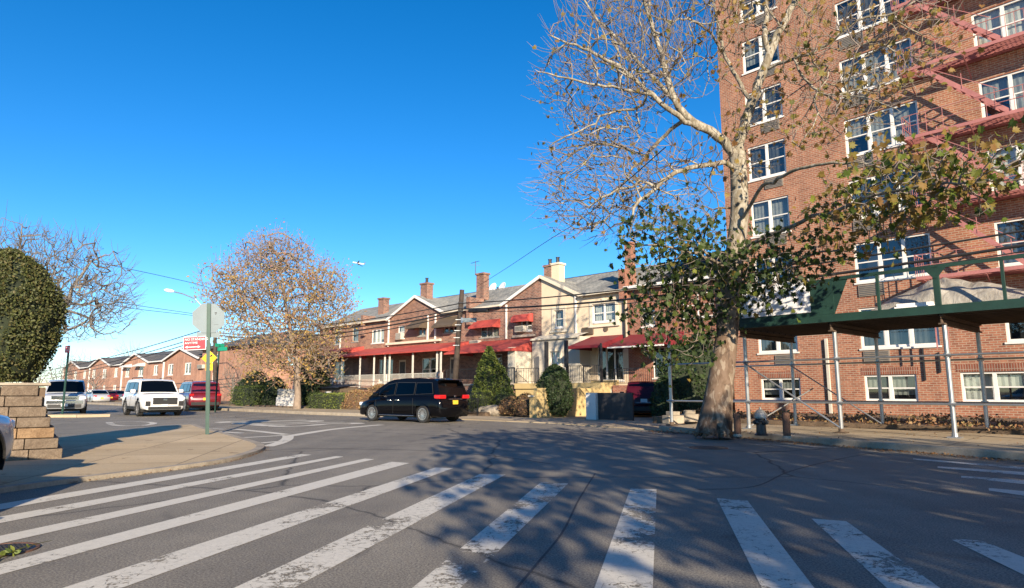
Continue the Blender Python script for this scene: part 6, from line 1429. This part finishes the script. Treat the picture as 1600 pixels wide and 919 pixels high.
# litter and ground cover
def litter(name, n, fn, size, mat, seed):
    rng = np.random.RandomState(seed); mb = MB()
    for _ in range(n):
        x, y, z = fn(rng); a = rng.uniform(0, 6.28); s_ = size * rng.uniform(.5, 1.3); tx, ty = rng.normal(0, .25, 2)
        mb.face([(x + (u * math.cos(a) - v * math.sin(a)) * s_, y + (u * math.sin(a) + v * math.cos(a)) * s_, z + .012 + abs(u * tx + v * ty) * s_) for u, v in DIAM])
    return tag(mb.build(name, MT[mat], None, fix=False), 'scattered dry brown leaves lying on the ground', 'leaves', kind='stuff')
def lerp_line(pl, t):
    k = t * (len(pl) - 1); i = min(int(k), len(pl) - 2); a = Vector(pl[i][:2]); b_ = Vector(pl[i + 1][:2]); return a + (b_ - a) * (k - i), (b_ - a).normalized()
def gutter(rng):
    p, d = lerp_line(kerb_right, rng.uniform(0, .8)); o = abs(rng.normal(0, .28)); return (p.x - d.y * -o * -1 * -1, p.y, .004) if False else (p.x + d.y * (.03 + o), p.y - d.x * (.03 + o), .002)
litter('fallen_leaves', 2600, gutter, .055, 'leaf_litter', 1)
def bed(rng): x = rng.uniform(7.5, 30); return (*tuple(ROW.w(x, rng.uniform(-9.2 - .21 * (x - 10) * (x > 10), -1)))[:2], .285)
litter('fallen_leaves', 5000, bed, .09, 'leaf_litter', 2)
def bed2(rng): return (*tuple(ROW.w(rng.uniform(-14, -2.9), rng.uniform(-8.7, -3)))[:2], .225)
litter('fallen_leaves', 3500, bed2, .09, 'leaf_litter', 3)
def walk(rng): return (*tuple(SHED.w(rng.uniform(-8, 6), rng.uniform(-3.0, 3.2)))[:2], .152)
litter('fallen_leaves', 500, walk, .06, 'leaf_litter', 4)
def pit(rng): a = rng.uniform(0, 6.28); r_ = abs(rng.normal(0, .9)); return (PB.x + math.cos(a) * r_ * 1.2, PB.y + math.sin(a) * r_ * .7, .158)
litter('fallen_leaves', 900, pit, .06, 'leaf_litter', 5)
def cedge(rng):
    p, d = lerp_line([tuple(q) for q in kerb_island], rng.uniform(0, .7)); o = .02 + abs(rng.normal(0, .04)); return (p.x + d.y * -o, p.y + d.x * o, .002)
litter('fallen_leaves', 500, cedge, .035, 'leaf_litter', 6)
# ground cover in the bed before the block
rr = np.random.RandomState(8); mb = MB()
for _ in range(5000):
    x = rr.uniform(8, 30); p = ROW.w(x, rr.uniform(-9.0 - .21 * (x - 10) * (x > 10), -6.5), .30 + rr.uniform(0, .25) * (mn.noise(Vector((x, 0, 0))) > 0)); add_leaf(mb, tuple(p), .1 * rr.uniform(.6, 1.4), OVAL, rr, .1)
tag(mb.build('ground_cover', MT['shrub_brown'], None, fix=False), 'low brown ground cover plants in the bed behind the shed posts', 'ground cover', kind='stuff')
# sprig lying on the stripe at the lower left corner
t = thing('leafy_sprig', 'torn sprig of yellow-green leaves lying on a stripe at the lower left', 'twig', tuple(G(45, 866, .006))); rr = np.random.RandomState(2); mb = MB()
a_ = G(-8, 874, .02) - G(45, 866, .006); b_ = G(82, 844, .03) - G(45, 866, .006); MB().tube([a_, (a_ + b_) / 2 + Vector((0, 0, .02)), b_], [.006, .004, .0015], 5).build('stem', MT['leaf_yellow'], t)
for k in range(16):
    p = a_.lerp(b_, rr.uniform(0, .62)); add_leaf(mb, tuple(p + Vector((rr.normal(0, .012), rr.normal(0, .012), .012))), .06, OVAL, rr, 0)
mb.build('leaves', MT['shrub_lime'], t, fix=False)
# ================================================================== street furniture
def face_M(p, facing):        # local matrix: sign plane upright, its normal pointing along heading `facing`
    return Matrix.Translation(p) @ Matrix.Rotation(facing + R(90), 4, 'Z') @ Matrix.Rotation(R(90), 4, 'X')
def rail_post(t, h, mat='pole_green', w=.062):
    mb = MB(); mb.box(-w / 2, w / 2, -.004, .004, 0, h); 
    for s in (-1, 1): mb.box(s * w / 2 - .004, s * w / 2 + .004, -.004, .03, 0, h); mb.box(min(s * w / 2, s * (w / 2 + .022)), max(s * w / 2, s * (w / 2 + .022)), .027, .034, 0, h)
    return mb.build('post', MT[mat], t)
# stop sign seen from behind
SB = G(323.7, 679, .06); Ys = SB.y
SS = t = thing('stop_sign', 'octagonal stop sign seen from its grey back on a green post at the corner kerb', 'traffic sign', tuple(SB), R(26))
zc = atY(322, 492, Ys).z - .15; h = atY(324, 469, Ys).z - .15
MB().box(-.04, .04, -.02, .015, 0, h).box(-.05, -.036, -.03, .02, 0, h).box(.036, .05, -.03, .02, 0, h).build('post', MT['pole_green'], t)
Rr_ = .455
oct_ = [(Rr_ * math.cos(R(22.5 + 45 * k)), zc + Rr_ * math.sin(R(22.5 + 45 * k))) for k in range(8)]
s = MB().prism_y(oct_, .03, .035).build('sign_plate', MT['alu'], t)
MB().prism_y([(x * .97, zc + (z - zc) * .97) for x, z in oct_], .0352, .037).build('sign_face', MT['sign_red'], s)
text('STOP', .30, MT['sign_white'], s, Matrix.Translation((0, .039, zc)) @ Matrix.Rotation(R(180), 4, 'Z') @ Matrix.Rotation(R(90), 4, 'X'))
for bx in ((.16, .22, zc + .14, zc + .17), (.18, .20, zc + .10, zc + .125), (.14, .26, zc - .19, zc - .185)): MB().box(bx[0], bx[1], .026, .0295, bx[2], bx[3]).build('sticker_mark', MT['ink'], s)
MB().box(-.30, .30, .05, .055, zc - .56, zc - .40).build('lower_plate', MT['alu'], t)
NP = thing('parking_sign', 'red no standing anytime sign with a white double arrow mounted on the stop sign post', 'sign', tuple(SB + Vector((0, 0, 0))), R(6))
za = atY(305, 541, Ys).z - .15; zb = atY(305, 520, Ys).z - .15; xl = -(324 - 287.5) / FPX * Ys; xr = -.05
MB().box(xl, xr, -.040, -.035, za, zb).build('sign_plate', MT['sign_white'], NP); MB().box(xl + .015, xr - .015, -.043, -.0402, za + .015, zb - .015).build('sign_face', MT['sign_red'], NP)
Mt2 = lambda x, z: Matrix.Translation((x, -.046, z)) @ Matrix.Rotation(R(90), 4, 'X')
H_ = zb - za
ST_ = 1
text('NO STANDING', H_ * .24, MT['sign_white'], NP, Mt2(xl + .04, za + H_ * .78), align='LEFT'); text('ANYTIME', H_ * .22, MT['sign_white'], NP, Mt2(xl + .04, za + H_ * .52), align='LEFT')
m = MB().box(xl + .10, xl + .42, -.047, -.0435, za + H_ * .20, za + H_ * .25); 
for s_, x in ((-1, xl + .05), (1, xl + .47)): m.prism_y([(x, za + H_ * .225), (x - s_ * .07, za + H_ * .32), (x - s_ * .07, za + H_ * .13)], -.047, -.0435)
m.build('arrow', MT['sign_white'], NP)
def lean(o, deg): o.rotation_euler = (Matrix.Rotation(R(-deg), 4, 'Y') @ Matrix.Rotation(o.rotation_euler.z, 4, 'Z')).to_euler()
lean(SS, 3.2); lean(NP, 3.2)
# warning sign and street name blades across the junction
W_ = atY(326.5, 640, 38); t = thing('warning_sign', 'yellow diamond curve warning sign with small yellow plate, behind the stop sign post', 'traffic sign', (W_.x, 38, .02))
zt_ = atY(326, 537, 38).z; rail_post(t, zt_)
zc = atY(325, 560, 38).z; r_ = .44
s = MB().prism_y([(-r_, zc), (0, zc - r_), (r_, zc), (0, zc + r_)], -.03, -.024).build('sign_plate', MT['sign_yellow'], t)
MB().tube([(-.05, -.036, zc - .2), (-.05, -.036, zc - .02), (0.02, -.036, zc + .08), (.10, -.036, zc + .12)], .025, 4).prism_y([(.08, zc + .22), (.20, zc + .13), (.08, zc + .04)], -.04, -.034).build('symbol', MT['ink'], s)
z2 = atY(328, 574, 38).z; MB().box(-.2, .2, -.03, -.024, z2 - .2, z2 + .2).build('sign_plate', MT['sign_yellow'], t)
text('15', .2, MT['ink'], t, Matrix.Translation((0, -.034, z2)) @ Matrix.Rotation(R(90), 4, 'X'))
lean(t, 3.0)
t = thing('street_name_sign', 'two crossed green street name blades on a post by the yellow diamond sign', 'street sign', (atY(336, 640, 40).x, 40, .02)); zt_ = atY(334, 540, 40).z
rail_post(t, zt_); MB().box(-.28, .34, -.012, .012, zt_ - .1, zt_ + .1).build('name_blade', MT['sign_green'], t).rotation_euler = (0, 0, R(60))
MB().box(-.1, .62, -.012, .012, zt_ - .34, zt_ - .12).build('name_blade', MT['sign_green'], t).rotation_euler = (0, 0, R(-20))
# small red parking sign, left
g_ = Vector((-22.3, 33.2, .13)); pxx = 98; g_ = atY(98, 640, 33.4); t = thing('parking_sign', 'small red parking regulation sign on a dark green post before the silver suv', 'sign', (g_.x, 33.4, .13)); zt_ = atY(101, 540, 33.4).z
MB().box(-.045, .045, -.02, .02, 0, zt_ - .13).build('post', MT['pole_green'], t); s = MB().box(-.17, .08, -.03, -.024, zt_ - .50, zt_ - .15).build('sign_plate', MT['sign_red'], t)
m = MB(); 
for k in range(3): m.box(-.14, .05, -.034, -.0305, zt_ - .24 - k * .09, zt_ - .21 - k * .09)
m.build('text_lines', MT['sign_white'], s)
# utility poles
def upole(label, base, top, r0, r1, arms=True):
    base = Vector(base); top = Vector(top); t = thing('utility_pole', label, 'utility pole', tuple(base)); MB().tube([(0, 0, -.1), tuple((top - base) * .5), tuple(top - base)], [r0, (r0 + r1) / 2, r1], 12).build('pole', MT['wood_pole'], t, smooth=True); return t
pb = rowpt(707, -9.6, .13); ptop = Vector(atY(722, 453, pb.y))
UP = upole('leaning dark wooden utility pole in front of the brick terrace carrying the wires', pb, ptop, .17, .12)
Yp = pb.y
def lz(px, py, Y=None): return Vector(atY(px, py, Y or Yp))
for k, py in enumerate((474, 482, 487)): q = lz(720, py) - pb; MB().tube([q + Vector((-.14, -.12, 0)), q + Vector((.14, -.12, 0))], .05, 8).build('clamp', MT['iron_black'], UP)
for k, py in enumerate((500, 508, 517, 528, 540)): q = lz(717 - k, py) - pb; MB().box(q.x - .16, q.x + .16, q.y - .15, q.y - .1, q.z - .015, q.z + .015).build('step_band', MT['galv'], UP)
sg = thing('street_name_sign', 'pale street name blade fixed to the leaning wooden pole', 'street sign', tuple(lz(721, 501)), R(-12)); MB().box(.08, .86, -.16, -.14, -.11, .11).build('name_blade', MT['alu'], sg); MB().box(.02, .12, -.17, -.12, -.14, .14).build('bracket', MT['galv'], sg)
p2 = Vector(atY(336, 632, 60)); p2.z = 0; t2 = Vector(atY(336, 520, 60))
UL = upole('brown wooden pole with a street lamp arm behind the stop sign', p2, t2, .2, .15)
lamp = thing('street_lamp', 'pale street lamp head on a long curved arm above the far houses', 'street lamp', tuple(atY(334, 505, 60)))
o_ = Vector(atY(334, 505, 60)); q = [Vector(atY(*p, 60)) - o_ for p in ((334, 512), (326, 490), (305, 467), (285, 459), (272, 456))]
MB().tube(q, .05, 8).build('arm', MT['galv'], lamp); e_ = Vector(atY(272, 455.5, 60)) - o_; f_ = Vector(atY(257, 453, 60)) - o_
MB().tube([e_, e_.lerp(f_, .3), e_.lerp(f_, .8), f_], [.07, .16, .15, .06], 10).build('lamp_head', MT['sign_white'], lamp)
# wires: each a hanging cable between real fixings
def wire(label, pts, r, sub=8, name='overhead_wire', wob=0):
    mb = MB(); mb.tube([Vector(p) for p in smooth_poly([tuple(p) for p in pts], sub)], r, 5, cap=False)
    o = mb.build(name, MT['cable'], None, smooth=True, fix=False); return tag(o, label, 'cable', 'overhead cables')
def hang(p, q, sag, n=10):
    p = Vector(p); q = Vector(q); return [p.lerp(q, i / n) - Vector((0, 0, sag * 4 * (i / n) * (1 - i / n))) for i in range(n + 1)]
PR = Vector((17.2, 9.6, 0))   # pole beyond the right edge
upole('wooden utility pole beyond the right edge of the picture', (PR.x, PR.y, .15), (PR.x, PR.y, 9.0), .17, .13)
pR = lambda z: Vector((PR.x - .1, PR.y, z))
wire('upper of the two thick black cables from the leaning pole across the apartment block', hang(lz(721, 474), pR(5.35), .50), .028)
wire('lower thick black cable bundle from the leaning pole to the right, with a splice box', hang(lz(720, 483), pR(5.10), .62), .042)
wire('thin cable just under the thick cables right of the leaning pole', hang(lz(720, 488), pR(4.95), .62), .016)
sp = hang(lz(720, 483), pR(5.10), .62, 40); a_, b_ = sp[1], sp[3]; tag(MB().tube([a_ - Vector((0, 0, .10)), b_ - Vector((0, 0, .10))], .10, 8).build('splice_box', MT['cable']), 'fat black splice closure hanging on the cable right of the leaning pole', 'splice box')
pl_ = t2 + Vector((0, 0, 0))
for i, (pya, za, rr_, lab) in enumerate(((474, -.5, .03, 'topmost cable from the leaning pole left to the lamp pole'), (482, -.9, .035, 'second cable down from the leaning pole left to the lamp pole'), (486, -1.1, .045, 'thickest cable from the leaning pole left to the lamp pole'), (490, -1.4, .03, 'lowest cable from the leaning pole left to the lamp pole'))):
    wire(lab, hang(lz(720, pya), pl_ + Vector((0, 0, za + .9)), .55 + .1 * i), rr_)
fl = Vector(atY(0, 597, 150))
for i, (dz, lab) in enumerate(((.9, 'upper cable running from the lamp pole down the avenue to the left'), (.35, 'middle cable running from the lamp pole down the avenue to the left'), (0, 'lower cable running from the lamp pole down the avenue to the left'))):
    wire(lab, hang(pl_ + Vector((0, 0, dz - .3)), fl + Vector((0, 0, dz * 2)), 1.2), .045)
wire('thin cable high across the sky from upper left to the lamp pole', [atY(-40, 385, 40), atY(100, 402, 44), atY(200, 420, 50), atY(300, 442, 56), atY(336, 452, 60), atY(420, 470, 56)], .022)
wire('thin cable crossing the sky below the street lamp', [atY(-60, 425, 40), atY(100, 455, 44), atY(200, 475, 50), atY(300, 490, 56), atY(336, 497, 60)], .02)
wire('second thin cable crossing the sky below the street lamp', [atY(-60, 432, 40), atY(100, 462, 44), atY(200, 481, 50), atY(300, 493, 56), atY(336, 500, 60)], .02)
wire('single thin cable rising from the terrace antenna through the bare branches', [atY(745, 448, 40), atY(790, 420, 34), atY(850, 380, 26), atY(905, 345, 21), atY(960, 300, 17), atY(1040, 230, 13)], .012)
# fire hydrant and the two iron bollards
hb = G(1190, 680.5, .15); t = thing('fire_hydrant', 'black fire hydrant with silver domed cap between two short iron bollards', 'fire hydrant', tuple(hb), .3)
MB().lathe([(.17, 0), (.17, .03), (.125, .05), (.115, .28), (.12, .34), (.14, .36), (.14, .40), (.12, .42)], n=20).build('barrel', MT['hyd_black'], t, smooth=False)
MB().lathe([(.155, .42), (.165, .45), (.16, .50), (.14, .56), (.10, .62), (.05, .65), (.03, .655), (.03, .70), (.012, .71)], n=20).build('bonnet', MT['hyd_silver'], t, smooth=False)
for a in (0, math.pi, -math.pi / 2):
    d = Vector((math.cos(a), math.sin(a), 0)); MB().tube([d * .09 + Vector((0, 0, .33)), d * .19 + Vector((0, 0, .33))], [.065, .06], 10).tube([d * .19 + Vector((0, 0, .33)), d * .22 + Vector((0, 0, .33))], [.045, .04], 5).build('outlet_cap', MT['hyd_black'], t)
mb = MB(); mb.tube([(.0, -.16, .46), (.02, -.18, .38), (.08, -.17, .32)], .008, 5); mb.build('chain', MT['galv'], t)
for px, py, lb in ((1153, 682, 'rusty short iron bollard touching the foot of the plane tree'), (1230, 685, 'rusty short iron bollard to the right of the hydrant')):
    g = G(px, py, .15); hgt = .55 if px < 1200 else .60; t = thing('bollard', lb, 'bollard', tuple(g), 0, 'bollards guarding the hydrant'); MB().lathe([(.085, 0), (.085, hgt - .03), (.07, hgt), (.02, hgt + .015)], n=14).build('shaft', MT['rust'], t); MB().lathe([(.11, 0), (.10, .04), (.087, .06)], n=14).build('collar', MT['kerb'], t)
for i, (px, py) in enumerate(((1052, 662), (1078, 659))):
    g = G(px, py, .15); t = thing('concrete_block', ['grey concrete block beside the leftmost shed post', 'second grey concrete block under the back shed post, left of the plane tree'][i], 'concrete block', tuple(g), .4 - .8 * i); MB().box(-.32, .32, -.2, .2, 0, .28).box(-.2, .2, -.14, .14, .282, .42).build('block', MT['kerb'], t, bevel=.02)
# bin shelter by the end house, garden wall with fence, small front fences
x, _ = P0(521, 610, -5.5); t = thing('shed', 'dark low garden shed with a white notice on its front, by the end house', 'shed', tuple(ROW.w(x, -5.4, .2)), ROW.rz)
MB().box(-1.7, 1.7, -.6, .8, 0, 1.35).build('wall', MT['brown_awning'], t); MB().face([(-1.9, -.85, 1.36), (1.9, -.85, 1.36), (1.9, 1.0, 1.6), (-1.9, 1.0, 1.6)]).face([(-1.9, -.85, 1.30), (-1.9, 1, 1.54), (1.9, 1, 1.54), (1.9, -.85, 1.3)]).face([(-1.9, -.85, 1.3), (1.9, -.85, 1.3), (1.9, -.85, 1.36), (-1.9, -.85, 1.36)]).build('roof', MT['iron_black'], t, fix=False)
MB().box(-.3, .55, -.625, -.605, .55, 1.05).build('notice', MT['sign_white'], t)
x, _ = P0(444, 620, -8.6); t = thing('garden_wall', 'short whitewashed garden wall with white pickets, left of the autumn tree trunk', 'wall', tuple(ROW.w(x, -8.5, .1)), ROW.rz)
MB().box(-1.2, 1.5, -.1, .1, 0, .75).build('wall_face', MT['white'], t)
mb = MB()
for k in range(16): mb.box(-1.15 + k * .17, -1.10 + k * .17, -.02, .02, .75, 1.35)
mb.box(-1.2, 1.5, -.015, .015, .95, 1.0).box(-1.2, 1.5, -.015, .015, 1.22, 1.27).build('pickets', MT['iron_white'], t)
x, _ = P0(790, 640, -8.7); t = thing('iron_fence', 'low wrought iron fence along the pavement by the stoop', 'fence', tuple(ROW.w(-10.2, -8.9, .1)), ROW.rz); railing(t, [(0, 0, 0), (3.0, 0, 0), ], 0, .8, 'iron_black', name='fence_panel'); railing(t, [(5.3, 0, 0), (7.0, 0, 0)], 0, .8, 'iron_black', name='fence_panel')
t = thing('planter_kerb', 'red tiled low garden edging before the brown shrubs', 'edging', tuple(ROW.w(-8.6, -8.75, .1)), ROW.rz); MB().box(-3, 3.2, -.1, .1, 0, .22).box(-.6, .4, -.12, .12, .22, .45).build('edging', MT['red_tile'], t, bevel=.03)
for i, (px, yo, s_) in enumerate(((758, -8.3, .35), (772, -8.0, .45), (766, -8.2, .3))):
    bm = bmesh.new(); bmesh.ops.create_icosphere(bm, subdivisions=3, radius=s_)
    for v in bm.verts: v.co.x *= 1.7; v.co.z *= .75; v.co += v.co.normalized() * .18 * s_ * mn.noise(v.co * 3 + Vector((i, 0, 0)))
    me = bpy.data.meshes.new('boulder'); bm.to_mesh(me); bm.free(); me.materials.append(MT['kerb']); o = bpy.data.objects.new('boulder', me); COL.objects.link(o); o.location = rowpt(px, yo, .25); tag(o, ['pale garden boulder nearest the black minivan', 'largest pale garden boulder before the stoop', 'smallest pale garden boulder between two bigger ones'][i], 'boulder')
# distant airliner
a = Vector(atY(560, 411.5, 900)); t = thing('airliner', 'tiny white airliner high in the blue sky', 'airplane', tuple(a), R(-150)); t.rotation_euler = (R(18), R(-12), R(172))
MB().tube([(9, 0, 0), (8, 0, 0), (5, 0, 0), (-5, 0, 0), (-8, 0, .5), (-9.5, 0, .9)], [.1, .75, .95, .95, .6, .15], 12).build('fuselage', MT['sign_white'], t, smooth=True)
for s_ in (-1, 1):
    MB().face([(2, s_ * .8, -.3), (-1.2, s_ * .8, -.3), (-4.2, s_ * 8.5, .4), (-3.2, s_ * 8.5, .4)]).build('wing', MT['car_grey'], t, fix=False).modifiers.new('s', 'SOLIDIFY').thickness = .25
    MB().face([(-7, s_ * .3, .6), (-8.6, s_ * .3, .6), (-9.6, s_ * 3.2, .8), (-8.9, s_ * 3.2, .8)]).build('tailplane', MT['car_grey'], t, fix=False).modifiers.new('s', 'SOLIDIFY').thickness = .15
    MB().tube([(1.6, s_ * 2.8, -.9), (-.9, s_ * 2.8, -.9)], [.5, .4], 10).build('engine', MT['car_grey'], t)
MB().face([(-6.6, 0, .7), (-8.8, 0, .8), (-9.8, 0, 3.6), (-8.8, 0, 3.6)]).build('fin', MT['car_grey'], t, fix=False).modifiers.new('s', 'SOLIDIFY').thickness = .2
